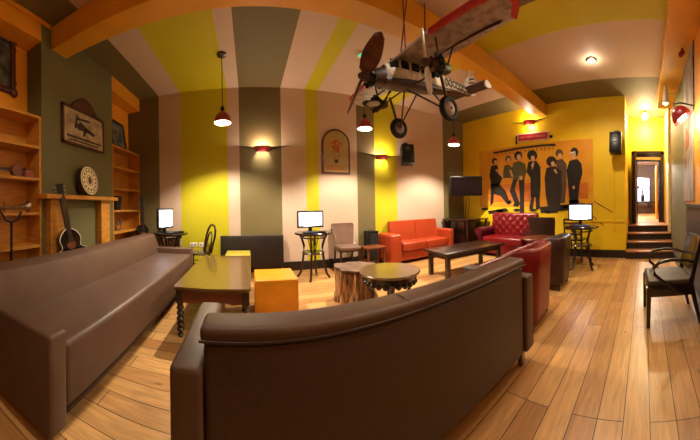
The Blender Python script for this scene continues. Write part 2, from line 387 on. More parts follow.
# guitar, built upright in its own y-z plane, facing +x
def guitar_parts(t, bodymat, edge):
    def outl(k):
        P = []
        for i in range(48):
            a = 2*PI*i/48
            z = cos(a); y = sin(a)
            w = .195 if z < .1 else .15
            w = w*(1-.27*math.exp(-((z-.18)/.24)**2))
            P.append((y*w*k, .25+z*.25*k))
        return P
    MB().prism(outl(1), 'x', -.05, .045).build('guitar_body', bodymat, t)
    b = MB(); o1, o2 = outl(1.01), outl(.965); n = 48
    b.poly([(.047, *p) for p in o1]+[(.047, *p) for p in o2]+[(.04, *p) for p in o1], [(i, (i+1) % n, n+(i+1) % n, n+i) for i in range(n)]+[(i, (i+1) % n, 2*n+(i+1) % n, 2*n+i) for i in range(n)])
    b.build('binding', edge, t)
    MB().box(.0, -.025, .46, .05, .025, .86, .006, 2).box(.045, -.027, .34, .055, .027, .86).build('neck', wood_dark, t)
    MB().prism([(-.03, .86), (.03, .86), (.042, 1.02), (-.042, 1.02)], 'x', .01, .03).build('headstock', black_plastic, t)
    g = MB()
    for z in (.9, .94, .98):
        for s in (-1, 1): g.tube((.02, s*.03, z), (.02, s*.065, z), .008, n=8)
    build_each(g, 'tuning_peg', chrome, t)
    MB().lathe([(.05, 0), (.05, .003)], m=Matrix.Translation((.046, 0, .31)) @ Matrix.Rotation(PI/2, 4, 'Y')).build('sound_hole', wood_mid, t)
    MB().box(.046, -.06, .13, .058, .06, .155, .003, 1).build('bridge', white_plastic, t)
gu = thing('acoustic_guitar', 'black acoustic guitar leaning in front of the mantel on a stand', 'guitar', (-1.925, 2.32, .5), rot=(R(9), R(-5.5), R(-24)))
gu.scale = (1.08, 1.12, 1.04)
guitar_parts(gu, mat('black lacquer', (16,14,16), .15, coat=.8), white_plastic)
gs = thing('guitar_stand', 'black guitar stand holding the acoustic guitar by the mantel', 'stand', (-1.91, 2.33, 0))
MB().tube((0, 0, .02), (0, 0, .46), .014).build('pole', black_metal, gs)
for a in (R(30), R(150), R(270)): MB().path([(0, 0, .25), (.06*cos(a), .06*sin(a), .012)], .01).build('leg', black_metal, gs)
MB().box(-.04, -.1, .455, .04, .1, .475, .004, 1).build('cradle', black_metal, gs)

bg = thing('bass_guitar', 'slim dark guitar standing upright in the corner beyond the fireplace', 'guitar', (-2.08, 4.62, .42), rot=(0, R(-3), R(-40)))
guitar_parts(bg, black_plastic, wood_dark)
st2 = thing('instrument_stand', 'small black stand under the slim guitar in the corner', 'stand', (-2.04, 4.6, 0))
MB().tube((0, 0, .02), (0, 0, .4), .014).build('pole', black_metal, st2)
for a in (0, 2.1, 4.2): MB().path([(0, 0, .2), (.12*cos(a), .12*sin(a), .012)], .01).build('leg', black_metal, st2)
MB().box(-.07, -.1, .4, .07, .1, .418, .004, 1).build('cradle', black_metal, st2)

# ornate frame in the left niche, partly out of frame
of = thing('ornate_frame', 'ornate carved dark maroon frame hanging in the orange niche above the bookcase', 'picture', (-2.47, 1.57, 2.98))
MB().box(0, -.2, -.27, .02, .2, .27).build('print', mat('dark print', (40,38,44), .4, var=.5, scale=12, rgb2=(100,100,96)), of)
f_ = MB().box(0, -.27, -.34, .05, -.2, .34, .015, 3).box(0, .2, -.34, .05, .27, .34, .015, 3).box(0, -.27, -.34, .05, .27, -.27, .015, 3).box(0, -.27, .27, .05, .27, .34, .015, 3)
for s in (-1, 1):
    for q in (-1, 1):
        f_.ball((.03, s*.25, q*.32), .055, (.6, 1, 1)); f_.ball((.03, s*.26, q*.2), .03, (.6, 1, 1))
f_.build('picture_frame', maroon_wood, of)
# objects on the left shelves
vn = thing('toy_banjo', 'small reddish wooden banjo lying on the bookcase shelf above the silver horn', 'instrument', (-2.31, 1.72, 1.61))
MB().lathe([(.0, 0), (.07, 0), (.075, .02), (.075, .05), (.07, .06), (0, .06)], m=Matrix.Translation((0, 0, .078)) @ Matrix.Rotation(PI/2, 4, 'Y')).build('drum_body', wood_mid, vn)
MB().box(.01, -.32, .06, .04, -.06, .095, .008, 2).build('neck', wood_dark, vn)
MB().ball((.02, -.34, .075), .03, (.6, 1.4, 1)).build('headstock', wood_mid, vn)
bx2 = thing('trinket_box', 'carved pinkish wooden box beside the small banjo on the shelf', 'box', (-2.3, 1.9, 1.61))
MB().box(-.05, -.06, 0, .05, .06, .09, .008, 2).build('box_body', mat('carved pink wood', (170,96,70), .5, var=.4, scale=40), bx2)
MB().box(-.055, -.065, .09, .055, .065, .115, .008, 2).build('lid', wood_mid, bx2)
tp = thing('horn', 'tarnished silver horn lying along the bookcase shelf below the small banjo', 'instrument', (-2.29, 1.62, 1.21))
MB().path([(0, -.4, .05), (0, -.1, .05), (0, .1, .05)], [.022, .02, .02]).build('tube', mat('tarnished silver', (170,150,130), .3, metal=.9, var=.3, scale=30), tp)
MB().lathe([(.02, 0), (.025, .08), (.04, .14), (.065, .18)], m=Matrix.Translation((0, .1, .065)) @ Matrix.Rotation(-PI/2, 4, 'X')).build('bell', mat('tarnished silver', (0,0,0)), tp)
v_ = MB()
for y in (-.28, -.22, -.16, -.05): v_.tube((0, y, .0), (0, y, .12), .014)
build_each(v_, 'valve', gold_mat, tp)
ms = thing('instrument_stand', 'tall slim black stand with a forked top in front of the banjo bookcase', 'stand', (-1.98, 1.42, 0))
MB().tube((0, 0, .05), (0, .02, 1.13), .013).build('pole', black_metal, ms)
MB().path([(0, -.12, 1.24), (0, -.05, 1.14), (0, .02, 1.12), (0, .09, 1.14), (0, .14, 1.22)], .012).build('fork', black_metal, ms)
MB().box(-.05, -.04, .55, .05, .05, .66, .02, 3).build('clamp', black_plastic, ms)
for a in (0, 2.1, 4.2): MB().path([(0, 0, .4), (.09*cos(a), .09*sin(a), .012)], .011).build('leg', black_metal, ms)
# objects on the right shelves
tvp = thing('framed_photo', 'black framed dark picture standing on top of the bookcase beyond the fireplace', 'picture', (-2.3, 4.08, 2.35), rot=(0, R(-8), 0))
MB().box(0, -.24, .02, .02, .24, .5).build('print', mat('blue grey print', (50,60,74), .4, var=.6, scale=9, rgb2=(140,140,130)), tvp)
MB().box(0, -.27, 0, .03, -.22, .53, .004, 1).box(0, .22, 0, .03, .27, .53, .004, 1).box(0, -.27, 0, .03, .27, .05, .004, 1).box(0, -.27, .48, .03, .27, .53, .004, 1).build('picture_frame', black_plastic, tvp)
bkc = [(40,24,24), (24,24,28), (64,50,44)]
for i in range(3):
    k = thing('book', ['thick dark maroon book leaning on the shelf level with the mantel', 'black book leaning between the maroon book and the grey brown book', 'grey brown book leaning against the black book beyond the mantel'][i], 'book', (-2.32, 3.86+i*.06, 1.21), rot=(R(-12), 0, 0), group='books leaning on the bookcase')
    MB().box(-.09, -.02, 0, .09, -.016, .26).box(-.09, .016, 0, .09, .02, .26).box(-.09, -.02, 0, -.085, .02, .26).box(.085, -.02, 0, .09, .02, .26).build('cover', mat('book cover %d' % i, bkc[i], .5), k)
    MB().box(-.085, -.016, .004, .082, .016, .254).build('pages', white_plastic, k)
for i, (y, s, h) in enumerate(((3.83, 1.0, .22), (4.0, .8, .17), (4.14, .7, .2))):
    k = thing('trophy', ['largest silver two handled trophy cup, nearest the mantel', 'small silver trophy cup between the largest cup and the slim cup', 'slim silver trophy cup farthest from the mantel'][i], 'trophy', (-2.32, y, .83), group='silver cups on the bookcase')
    MB().lathe([(.04*s, 0), (.04*s, .02), (.012, .04), (.012, h*.4), (.035*s, h*.55), (.05*s, h*.8), (.052*s, h)], n=16).build('cup', chrome, k)
    build_each(MB().ring((0, .05*s, h*.75), .03*s, .005, 'x', 14, 6).ring((0, -.05*s, h*.75), .03*s, .005, 'x', 14, 6), 'handle', chrome, k)
kk = thing('figurine', 'small white animal figurine on the low shelf below the silver cups', 'ornament', (-2.27, 4.3, .45))
MB().ball((0, 0, .11), .06, (.8, 1.5, .8)).ball((.0, .1, .17), .04).tube((0, -.05, 0), (0, -.05, .08), .02).tube((0, .06, 0), (0, .06, .08), .02).tube((0, -.08, .12), (0, -.14, .2), .01).build('animal_body', white_plastic, kk)

# ------------------------------------------------------------------ sofas
def leg_set(t, spots, h, m, r=.02):
    for x, y in spots: MB().tube((x, y, 0), (x, y, h), r*.75, r).build('leg', m, t)
# long brown sofa on the left: faces +x
s1 = thing('leather_sofa', 'long brown leather sofa with its back to the mantel and bookcases', 'sofa', (0, 0, 0))
MB().box(-1.72, 1.05, .05, -.99, 3.95, .16, .01, 2).build('plinth', mat('dark sofa plinth', (40,28,24), .7), s1)
MB().box(-1.62, 1.052, .13, -.94, 3.948, .5, .035, 4).build('seat', leather_brown, s1)
MB().prism([(-1.81, .1), (-1.56, .1), (-1.5, .5), (-1.6, .775), (-1.64, .8), (-1.78, .8), (-1.81, .775)], 'y', .99, 4.06).build('backrest', leather_brown, s1)
for y0, y1 in ((.92, 1.05), (3.95, 4.08)): MB().box(-1.8, y0, .05, -.93, y1, .585, .022, 4).build('armrest', leather_brown, s1)
sm = MB()
for z in (.12,): sm.tube((-.935, .985, .1), (-.935, .985, .56), .004)
sm.tube((-.94, 1.07, .13), (-.94, 3.93, .13), .004, n=6).tube((-.965, 1.07, .492), (-.965, 3.93, .492), .004, n=6)
sm.build('seam', leather_choc, s1)
leg_set(s1, [(-1.0, 1.0), (-1.0, 4.0), (-1.75, 1.0), (-1.75, 4.0)], .06, black_metal)

# brown sofa seen from behind, faces +y
s2 = thing('leather_sofa', 'big brown sofa seen from behind, beside the red tub armchair', 'sofa', (0, 0, 0))
MB().box(-.15, .9, .12, 1.66, 1.45, .2, .01, 2).build('plinth', MATS['dark sofa plinth'], s2)
MB().box(-.155, 1.0, .17, 1.665, 1.47, .43, .03, 4).build('seat', leather_brown, s2)
MB().box(-.17, .865, .12, 1.64, 1.0, .775, .03, 4).build('backrest', leather_grey, s2)
MB().box(-.18, .857, .772, 1.65, 1.0, .835, .024, 4).build('back_top', leather_brown, s2)
MB().path([(-.18, .858, .785), (.7, .858, .785), (1.65, .858, .785)], .006, 8).path([(.63, .858, .792), (.63, .87, .832), (.63, .92, .838), (.63, .99, .832)], .003, 6).build('piping', leather_choc, s2)
for x0, x1 in ((-.29, -.17), (1.655, 1.83)): MB().box(x0, .85, .12, x1 if x0 < 0 else x1-.05, 1.48, .69, .02, 4).build('armrest', leather_brown, s2)
for p in ((-.23, .92), (1.69, .92), (-.23, 1.4), (1.69, 1.4)):
    MB().box(p[0]-.022, p[1]-.022, 0, p[0]+.022, p[1]+.022, .125, .004, 1).build('leg', chrome, s2)

# orange red two seater against the back wall: faces -y
s3 = thing('leather_sofa', 'orange red leather two seater sofa against the pink stripe of the back wall', 'sofa', (0, 0, 0))
MB().box(2.76, 4.24, .07, 4.4, 4.74, .26, .02, 3).build('base_frame', leather_orange, s3)
for i in range(2):
    MB().box(2.93+i*.66, 4.2, .26, 2.93+(i+1)*.66-.006, 4.62, .44, .04, 4).build('seat_cushion', leather_orange, s3)
    MB().prism([(4.58, .4), (4.76, .4), (4.76, .84), (4.7, .87), (4.66, .86)], 'x', 2.9+i*.68, 2.9+(i+1)*.68-.01).build('back_cushion', leather_orange, s3)
for x0, x1 in ((2.63, 2.9), (4.25, 4.42)): MB().box(x0, 4.18, .05, x1, 4.74, .63, .05, 5).build('armrest', leather_orange, s3)
leg_set(s3, [(2.8, 4.24), (4.35, 4.24), (2.8, 4.7), (4.35, 4.7)], .07, wood_dark)

# burgundy tufted sofa against the far wall: faces -x
s4 = thing('chesterfield_sofa', 'burgundy tufted leather sofa with rolled arms below the mural', 'sofa', (0, 0, 0))
MB().box(4.72, 2.3, .08, 5.42, 3.72, .3, .02, 3).build('base_frame', leather_burg, s4)
MB().box(4.68, 2.5, .28, 5.25, 3.54, .46, .04, 4).build('seat_cushion', leather_burg, s4)
gN, gM = 56, 28
vs = []; fs = []
for j in range(gM+1):
    for i in range(gN+1):
        y = 2.42+1.2*i/gN; z = .42+.53*j/gM
        d = abs(sin(PI*(y/.2+z/.2)))*abs(sin(PI*(y/.2-z/.2)))
        vs.append((5.26-.035*d**.5-.06*sin(PI*min(1, j/gM))*.3, y, z))
for j in range(gM):
    for i in range(gN): fs.append((j*(gN+1)+i, j*(gN+1)+i+1, (j+1)*(gN+1)+i+1, (j+1)*(gN+1)+i))
MB().poly(vs, fs).box(5.26, 2.42, .3, 5.42, 3.62, .93, .02, 3).build('backrest', leather_burg, s4, smooth=80)
bb = MB()
for a in range(6):
    for c in range(3): bb.ball((5.245, 2.5+a*.2+(.1 if c % 2 else 0), .5+c*.15), .012, u=8, v=6)
build_each(bb, 'button', mat('dark red buttons', (90,12,18), .4), s4)
MB().tube((5.33, 2.42, .93), (5.33, 3.62, .93), .06, n=16).build('back_roll', leather_burg, s4)
for y in (2.36, 3.66):
    a = MB().box(4.72, y-.06, .1, 5.4, y+.06, .52, .02, 3).tube((4.68, y, .56), (5.38, y, .56), .1, n=20)
    a.build('armrest', mat('dark burgundy leather', (86,14,34), .3, bump=.2, bscale=150), s4)
leg_set(s4, [(4.78, 2.4), (4.78, 3.62), (5.36, 2.4), (5.36, 3.62)], .08, wood_dark)

# tub armchairs (seen from behind), opening towards +y in their own frame
def tub_chair(name, label, m, loc, rz, w, d, hb, ha, grp=None, z0=.1, curl=.25):
    t = thing(name, label, 'armchair', loc, rz, grp)
    path = []
    rr = curl*w
    path.append((-w/2, d)); path.append((-w/2, rr))
    for i in range(1, 8):
        a = PI+PI/2*i/8; path.append((-w/2+rr+rr*cos(a), rr+rr*sin(a)))
    path.append((-w/2+rr, 0)); path.append((0, 0)); path.append((w/2-rr, 0))
    for i in range(1, 8):
        a = -PI/2+PI/2*i/8; path.append((w/2-rr+rr*cos(a), rr+rr*sin(a)))
    path.append((w/2, rr)); path.append((w/2, d))
    secs = []
    for i, (x, y) in enumerate(path):
        p0 = path[max(0, i-1)]; p1 = path[min(len(path)-1, i+1)]
        tx, ty = p1[0]-p0[0], p1[1]-p0[1]; L = math.hypot(tx, ty); nx, ny = ty/L, -tx/L   # outward
        k = min(1, max(0, (y-rr*.6)/(d-rr*.6)))
        h = hb+(ha-hb)*(k*k*(3-2*k))
        th = .1; fl = .035*(1-k*.5)
        secs.append([(x-nx*0, y-ny*0, z0), (x+nx*fl*.6, y+ny*fl*.6, h*.7), (x+nx*fl, y+ny*fl, h-.03), (x+nx*(fl-.02), y+ny*(fl-.02), h-.006),
                     (x+nx*(fl-.05), y+ny*(fl-.05), h), (x+nx*(fl-.08), y+ny*(fl-.08), h-.006), (x-nx*(th-fl), y-ny*(th-fl), h-.03), (x-nx*(th-fl*.3), y-ny*(th-fl*.3), h*.6), (x-nx*th, y-ny*th, z0)])
    MB().loft(secs).build('tub_back', m, t, smooth=50)
    MB().box(-w/2+.08, .08, z0+.02, w/2-.08, d+.01, .3, .02, 3).build('base_frame', m, t)
    MB().box(-w/2+.09, .1, .29, w/2-.09, d+.03, .45, .04, 4).build('seat_cushion', m, t)
    for x in (-w/2+.05, w/2-.05):
        for y in (.06, d-.05): MB().tube((x, y, 0), (x, y, z0+.02), .016, .024).build('leg', wood_black if name != 'tub_armchair' or True else chrome, t)
    return t
tub_chair('tub_armchair', 'red leather tub armchair beside the brown sofa seen from behind', leather_red, (2.38, 1.02, 0), R(6), .66, .62, .81, .6)
tub_chair('tub_armchair', 'chocolate brown leather tub armchair behind the red one', leather_choc, (3.52, 1.14, 0), R(4), .56, .58, .75, .6)

# upholstered brown chair at the far group
uc = thing('padded_chair', 'dark brown padded chair in front of the mural beside the burgundy sofa', 'chair', (4.83, 1.98, 0), R(90))
def padded_chair(t, m, wm, w=.44, hb=.88, d=.42):
    """faces -y in its own frame, origin at the floor centre"""
    for x in (-w/2+.03, w/2-.03):
        MB().loft([[(x-.014, -d/2+.0, 0), (x+.014, -d/2, 0), (x+.014, -d/2+.028, 0), (x-.014, -d/2+.028, 0)], [(x-.02, -d/2, .4), (x+.02, -d/2, .4), (x+.02, -d/2+.04, .4), (x-.02, -d/2+.04, .4)]]).build('leg', wm, t)
        MB().loft([[(x-.014, d/2+.04, 0), (x+.014, d/2+.04, 0), (x+.014, d/2+.068, 0), (x-.014, d/2+.068, 0)], [(x-.02, d/2-.04, .42), (x+.02, d/2-.04, .42), (x+.02, d/2, .42), (x-.02, d/2, .42)]]).build('leg', wm, t)
    MB().box(-w/2, -d/2, .38, w/2, d/2, .41, .005, 1).build('seat_frame', wm, t)
    MB().box(-w/2-.005, -d/2-.01, .4, w/2+.005, d/2-.02, .48, .028, 4).build('seat', m, t)
    k = .04
    secs = []
    for z, ww, y in ((.47, w/2-.03, d/2-.04), (.55, w/2-.02, d/2-.03), (hb-.12, w/2+.015, d/2+.04), (hb-.03, w/2+.02, d/2+.055), (hb, w/2+.0, d/2+.058)):
        n = 10; q = []
        for i in range(n+1): xx = -ww+2*ww*i/n; q.append((xx, y-.02+.03*(1-(xx/ww)**2), z))
        for i in range(n+1): xx = ww-2*ww*i/n; q.append((xx, y+.03+.03*(1-(xx/ww)**2), z))
        secs.append(q)
    MB().loft(secs).build('backrest', m, t, smooth=60)
padded_chair(uc, leather_choc, wood_black, .52, .94, .46)
pc = thing('padded_chair', 'mushroom brown padded chair against the back wall beside the small stool', 'chair', (1.8, 4.43, 0), R(-2))
padded_chair(pc, seat_grey, wood_dark, .42, .88, .38)

# stool
sl = thing('wooden_stool', 'low reddish brown wooden stool between the padded chair and the orange sofa', 'stool', (2.24, 4.2, 0))
MB().box(-.2, -.16, .42, .2, .16, .455, .008, 2).build('seat', wood_mid, sl)
for x in (-.17, .17):
    for y in (-.13, .13): MB().box(x-.02, y-.02, 0, x+.02, y+.02, .42, .004, 1).build('leg', wood_mid, sl)
MB().box(-.17, -.14, .12, .17, -.12, .15).box(-.17, .12, .12, .17, .14, .15).box(-.18, -.13, .2, -.16, .13, .23).box(.16, -.13, .2, .18, .13, .23).build('stretcher', wood_mid, sl)
sp = thing('floor_speaker', 'black box speaker standing on the floor behind the stool', 'speaker', (2.42, 4.6, 0))
MB().box(-.11, -.1, 0, .11, .15, .7, .01, 2).build('speaker_box', black_plastic, sp)
MB().box(-.095, -.108, .05, .095, -.1, .65).build('grille', rubber, sp)

# poufs
def pouf(label, m, loc, w, d, h, z0):
    t = thing('cube_pouf', label, 'pouf', loc)
    MB().box(-w/2, -d/2, z0, w/2, d/2, h, .014, 3).build('pouf_body', m, t)
    s = MB()
    for x in (-w/2, w/2): s.tube((x*.985, -d/2*.985, z0+.02), (x*.985, -d/2*.985, h-.02), .006, n=6)
    s.path([(-w/2, -d/2, h-.05), (w/2, -d/2, h-.05), (w/2, d/2, h-.05), (-w/2, d/2, h-.05), (-w/2, -d/2, h-.05)], .004, 6)
    s.build('seam', m, t)
    for x in (-w/2+.04, w/2-.04):
        for y in (-d/2+.04, d/2-.04): MB().box(x-.02, y-.02, 0, x+.02, y+.02, z0+.005, .003, 1).build('leg', wood_black, t)
pouf('amber orange cube pouf beside the table with turned legs', leather_orangep, (.285, 2.95, 0), .47, .5, .45, .085)
pouf('lime yellow cube pouf in front of the radiator', leather_yellow, (-.2, 4.36, 0), .42, .46, .45, .05)

# ------------------------------------------------------------------ tables
lt = thing('coffee_table', 'old coffee table with turned legs between the long sofa and the amber pouf', 'table', (-.36, 3.08, 0))
top = []
for sx, sy in ((1, -1), (1, 1), (-1, 1), (-1, -1)):
    cxx, cyy = sx*.33, sy*.745
    for k in range(5):
        a = {(1, -1): -PI/2, (1, 1): 0, (-1, 1): PI/2, (-1, -1): PI}[(sx, sy)]+k*PI/8
        top.append((cxx+.035*cos(a), cyy+.035*sin(a)))
    if sy == 1 and sx == 1: top += [(.15, .785), (0, .79), (-.15, .785)]
    if sy == -1 and sx == -1: top += [(-.15, -.785), (0, -.79), (.15, -.785)]
MB().prism([(x*1.0, y) for x, y in top], 'z', .47, .495).prism([(x*.97, y*.985) for x, y in top], 'z', .455, .472).build('table_top', wood_table, lt)
sc_ = [(-.31, .456), (.31, .456), (.31, .34), (.2, .33), (.12, .35), (0, .33), (-.12, .35), (-.2, .33), (-.31, .34)]
MB().prism(sc_, 'y', -.74, -.715).prism(sc_, 'y', .715, .74).box(-.335, -.7, .335, -.31, .7, .456, .004, 1).box(.31, -.7, .335, .335, .7, .456, .004, 1).build('apron', wood_mid, lt)
for x in (-.315, .315):
    for y in (-.715, .715):
        pr = [(.024, 0), (.03, .02), (.018, .04)]
        for k in range(5):
            z = .04+k*.052
            pr += [(.02, z), (.034, z+.018), (.039, z+.028), (.033, z+.042), (.02, z+.052)]
        pr += [(.03, .305), (.03, .33)]
        MB().lathe(pr, (x, y, 0), 14).box(x-.035, y-.035, .325, x+.035, y+.035, .456, .004, 1).build('leg', wood_dark, lt)

lg = thing('coffee_table', 'long dark brown plank coffee table in front of the orange red sofa', 'table', (3.5, 3.02, 0), R(-7))
MB().box(-.72, -.33, .41, .72, .33, .45, .008, 2).build('table_top', wood_dark, lg)
for x in (-.62, .62):
    for y in (-.24, .24): MB().box(x-.035, y-.035, 0, x+.035, y+.035, .41, .004, 1).build('leg', wood_dark, lg)
MB().box(-.62, -.25, .33, .62, -.22, .41).box(-.62, .22, .33, .62, .25, .41).box(-.635, -.24, .33, -.605, .24, .41).box(.605, -.24, .33, .635, .24, .41).build('apron', wood_dark, lg)

# tree stump
sg = thing('tree_stump', 'rough bark tree stump table beside the round carved table', 'stump', (1.33, 3.0, 0))
secs = []
rnd = [random.uniform(-1, 1) for _ in range(40)]
def srad(a, k): return .25+.02*sin(3*a+1)+.018*sin(5*a+2)+.012*sin(9*a)+.009*rnd[int(a/(2*PI)*39.9) % 40]*(1+k)
for k, z in enumerate([0, .05, .12, .2, .28, .36, .41, .43]):
    q = []
    for i in range(80):
        a = 2*PI*i/80; r = srad(a, k/8)+(.035 if z < .06 else 0)*sin(5*a)**2+.008*sin(17*a+z*12)
        if z > .42: r -= .015
        q.append((r*cos(a), r*sin(a), z))
    secs.append(q)
MB().loft(secs).build('trunk', bark, sg, smooth=25)
MB().prism([((srad(2*PI*i/60, 0)+.018)*cos(2*PI*i/60), (srad(2*PI*i/60, 0)+.018)*sin(2*PI*i/60)) for i in range(60)], 'z', .425, .45).build('stump_top', stump_top, sg)

rt = thing('round_table', 'round carved wooden coffee table overlapping the tree stump', 'table', (1.53, 2.47, 0), .3)
MB().lathe([(0, .455), (.32, .455), (.348, .465), (.352, .48), (.342, .492), (0, .495)], n=48, caps=False).build('table_top', wood_table, rt)
MB().lathe([(.28, .37), (.29, .37), (.29, .456), (.28, .456)], n=40, caps=False).build('apron', wood_black, rt)
for i in range(4):
    a = PI/4+i*PI/2
    c_, s_ = cos(a), sin(a)
    MB().path([(c_*.24, s_*.24, .46), (c_*.27, s_*.27, .4), (c_*.23, s_*.23, .3), (c_*.2, s_*.2, .2), (c_*.22, s_*.22, .1), (c_*.26, s_*.26, .015)], [.05, .045, .03, .024, .024, .03], 10).build('leg', wood_black, rt)
    b = MB()
    for k in range(5):
        q = a+.25+k*.27
        b.ball((.282*cos(q), .282*sin(q), .37), .035, (1, 1, .9), 10, 8)
    b.build('carved_edge', wood_black, rt)

# bistro tables with splayed iron legs
def bistro(label, loc, rz):
    t = thing('bistro_table', label, 'table', loc, rz, 'round tables with computers')
    MB().lathe([(0, .755), (.31, .755), (.32, .765), (.32, .78), (.31, .79), (0, .79)], n=40, caps=False).build('table_top', wood_black, t)
    for i in range(4):
        a = PI/4+i*PI/2; c_, s_ = cos(a), sin(a)
        MB().path([(c_*.24, s_*.24, .755), (c_*.2, s_*.2, .68), (c_*.16, s_*.16, .55), (c_*.17, s_*.17, .42), (c_*.19, s_*.19, .25), (c_*.23, s_*.23, .08), (c_*.28, s_*.28, .015)], .02, 8).build('leg', wood_dark, t)
    MB().lathe([(0, .425), (.19, .425), (.2, .44), (.19, .455), (0, .455)], n=32, caps=False).build('lower_shelf', wood_dark, t)
    MB().ring((0, 0, .7), .2, .012).build('collar', wood_dark, t)
    g = MB()
    for i in range(5):
        x = -.08+.04*i
        g.path([(x*1.4, 0, .75), (x, 0, .6), (x*.6, 0, .455)], .007, 6)
    g.ring((0, 0, .6), .05, .008, 'y', 18, 6)
    g.build('lattice', wood_dark, t)
    return t
bistro('round dark table with splayed legs holding the screen against the pink stripe', (1.08, 4.2, 0), .35)
bistro('round dark table behind the long sofa holding the turned screen', (-1.42, 4.4, 0), .1)
bistro('round dark table holding the screen beside the passage steps', (4.52, 1.16, 0), .2)
def monitor(label, loc, rz, w, h):
    """faces -y"""
    t = thing('monitor', label, 'monitor', loc, rz, 'computer screens')
    b = MB().box(-w/2, -.02, .08, w/2, .02, .08+h, .008, 2).build('housing', black_plastic, t)
    MB().box(-w/2+.024, -.023, .11, w/2-.024, -.019, .055+h).build('screen', screen_mat, t)
    MB().box(-.03, .0, .01, .03, .03, .12, .006, 2).build('neck', black_plastic, t)
    MB().lathe([(0, 0), (.1, 0), (.1, .01), (.03, .018), (0, .018)], n=24, caps=False).build('base', black_plastic, t)
    light('AREA', (0, -.04, .07+h/2), 2.0, (.8, .88, 1), h*.8, t, (R(90), 0, 0))
    return t
monitor('lit white computer screen facing the room between radiator and padded chair', (1.03, 4.17, .79), R(2), .46, .285)
monitor('lit computer screen turned sideways on the table behind the long sofa', (-1.51, 4.36, .79), R(70), .44, .36)
monitor('lit blue white computer screen beside the passage steps', (4.58, 1.2, .8), R(-76), .46, .32)
def keyboard(label, loc, rz):
    t = thing('keyboard', label, 'keyboard', loc, rz, 'computer keyboards')
    MB().box(-.19, -.06, 0, .19, .06, .018, .005, 2).build('keyboard_body', black_plastic, t)
    k = MB()
    for i in range(12):
        for j in range(4): k.box(-.175+i*.03, -.05+j*.026, .018, -.15+i*.03, -.03+j*.026, .024)
    k.build('keys', rubber, t)
keyboard('black keyboard of the screen between radiator and padded chair', (1.06, 4.03, .79), 0)
keyboard('black keyboard of the sideways screen behind the long sofa', (-1.3, 4.32, .79), R(70))
keyboard('black keyboard in front of the screen beside the steps', (4.4, 1.17, .79), R(-76))

# bentwood chair by the left corner table: faces -x
bc = thing('bentwood_chair', 'dark bentwood hoop back chair between the long sofa and the radiator', 'chair', (-.9, 4.36, 0), R(32))
MB().lathe([(0, .43), (.19, .43), (.2, .445), (.19, .46), (0, .465)], n=32, caps=False).build('seat', wood_black, bc)
for s in (-1, 1):
    MB().path([(-.14, s*.13, .43), (-.17, s*.16, .2), (-.19, s*.18, .01)], .018, 8).build('leg', wood_black, bc)
    MB().path([(.14, s*.14, .43), (.18, s*.16, .2), (.23, s*.18, .01)], .018, 8).build('leg', wood_black, bc)
hoop = [(.15+.11*min(1, z/.45)+.02, y, .45+z) for y, z in [(-.16, 0), (-.18, .15), (-.18, .3), (-.15, .4), (-.08, .46), (0, .475), (.08, .46), (.15, .4), (.18, .3), (.18, .15), (.16, 0)]]
MB().path(hoop, .02, 8).build('back_hoop', wood_black, bc)
MB().path([(.17+.1*min(1, z/.45), y, .45+z) for y, z in [(-.09, 0), (-.1, .15), (-.07, .3), (0, .35), (.07, .3), (.1, .15), (.09, 0)]], .014, 8).build('inner_hoop', wood_black, bc)
MB().ring((0, 0, .28), .17, .009).build('stretcher', wood_black, bc)

# ladder back chair near the far screen
lb = thing('ladder_back_chair', 'dark wooden slat back chair between the padded chair and screen table by the mural', 'chair', (5.14, 1.45, 0), R(-4))
for s in (-1, 1):
    MB().path([(.2, s*.18, .0), (.19, s*.18, .43)], .017, 8).build('leg', wood_black, lb)
    MB().path([(-.19, s*.18, 0), (-.18, s*.18, .45), (-.22, s*.18, .88)], .017, 8).build('leg', wood_black, lb)
MB().box(-.2, -.2, .43, .21, .2, .46, .008, 2).build('seat', wood_black, lb)
for z in (.55, .66, .77, .85): MB().box(-.215, -.18, z, -.2, .18, z+.045, .004, 1).build('back_slat', wood_mid, lb)

rd = thing('low_table', 'low reddish brown round table between the chocolate armchair and the padded chair', 'table', (4.22, 1.86, 0))
MB().lathe([(0, .56), (.32, .56), (.33, .57), (.33, .585), (.32, .595), (0, .595)], n=40, caps=False).build('table_top', wood_mid, rd)
MB().lathe([(.2, 0), (.2, .02), (.05, .05), (.035, .3), (.05, .56)], n=20).build('pedestal', wood_dark, rd)

# tall dark table in the far corner below the TV
ct = thing('side_cabinet', 'tall dark wooden cabinet table in the corner below the television', 'cabinet', (4.97, 4.28, 0))
MB().box(-.42, -.42, .8, .43, .46, .84, .008, 2).build('cabinet_top', wood_black, ct)
MB().box(-.3, -.2, .1, .38, .42, .8, .008, 2).build('cabinet_body', wood_black, ct)
MB().box(-.27, -.215, .14, .03, -.2, .76, .004, 1).build('door', wood_dark, ct)
MB().box(.05, -.215, .14, .35, -.2, .76, .004, 1).build('door', wood_dark, ct)
for x in (-.37, .38):
    for y in (-.37, .41): MB().box(x-.03, y-.03, 0, x+.03, y+.03, .8, .004, 1).build('leg', wood_black, ct)

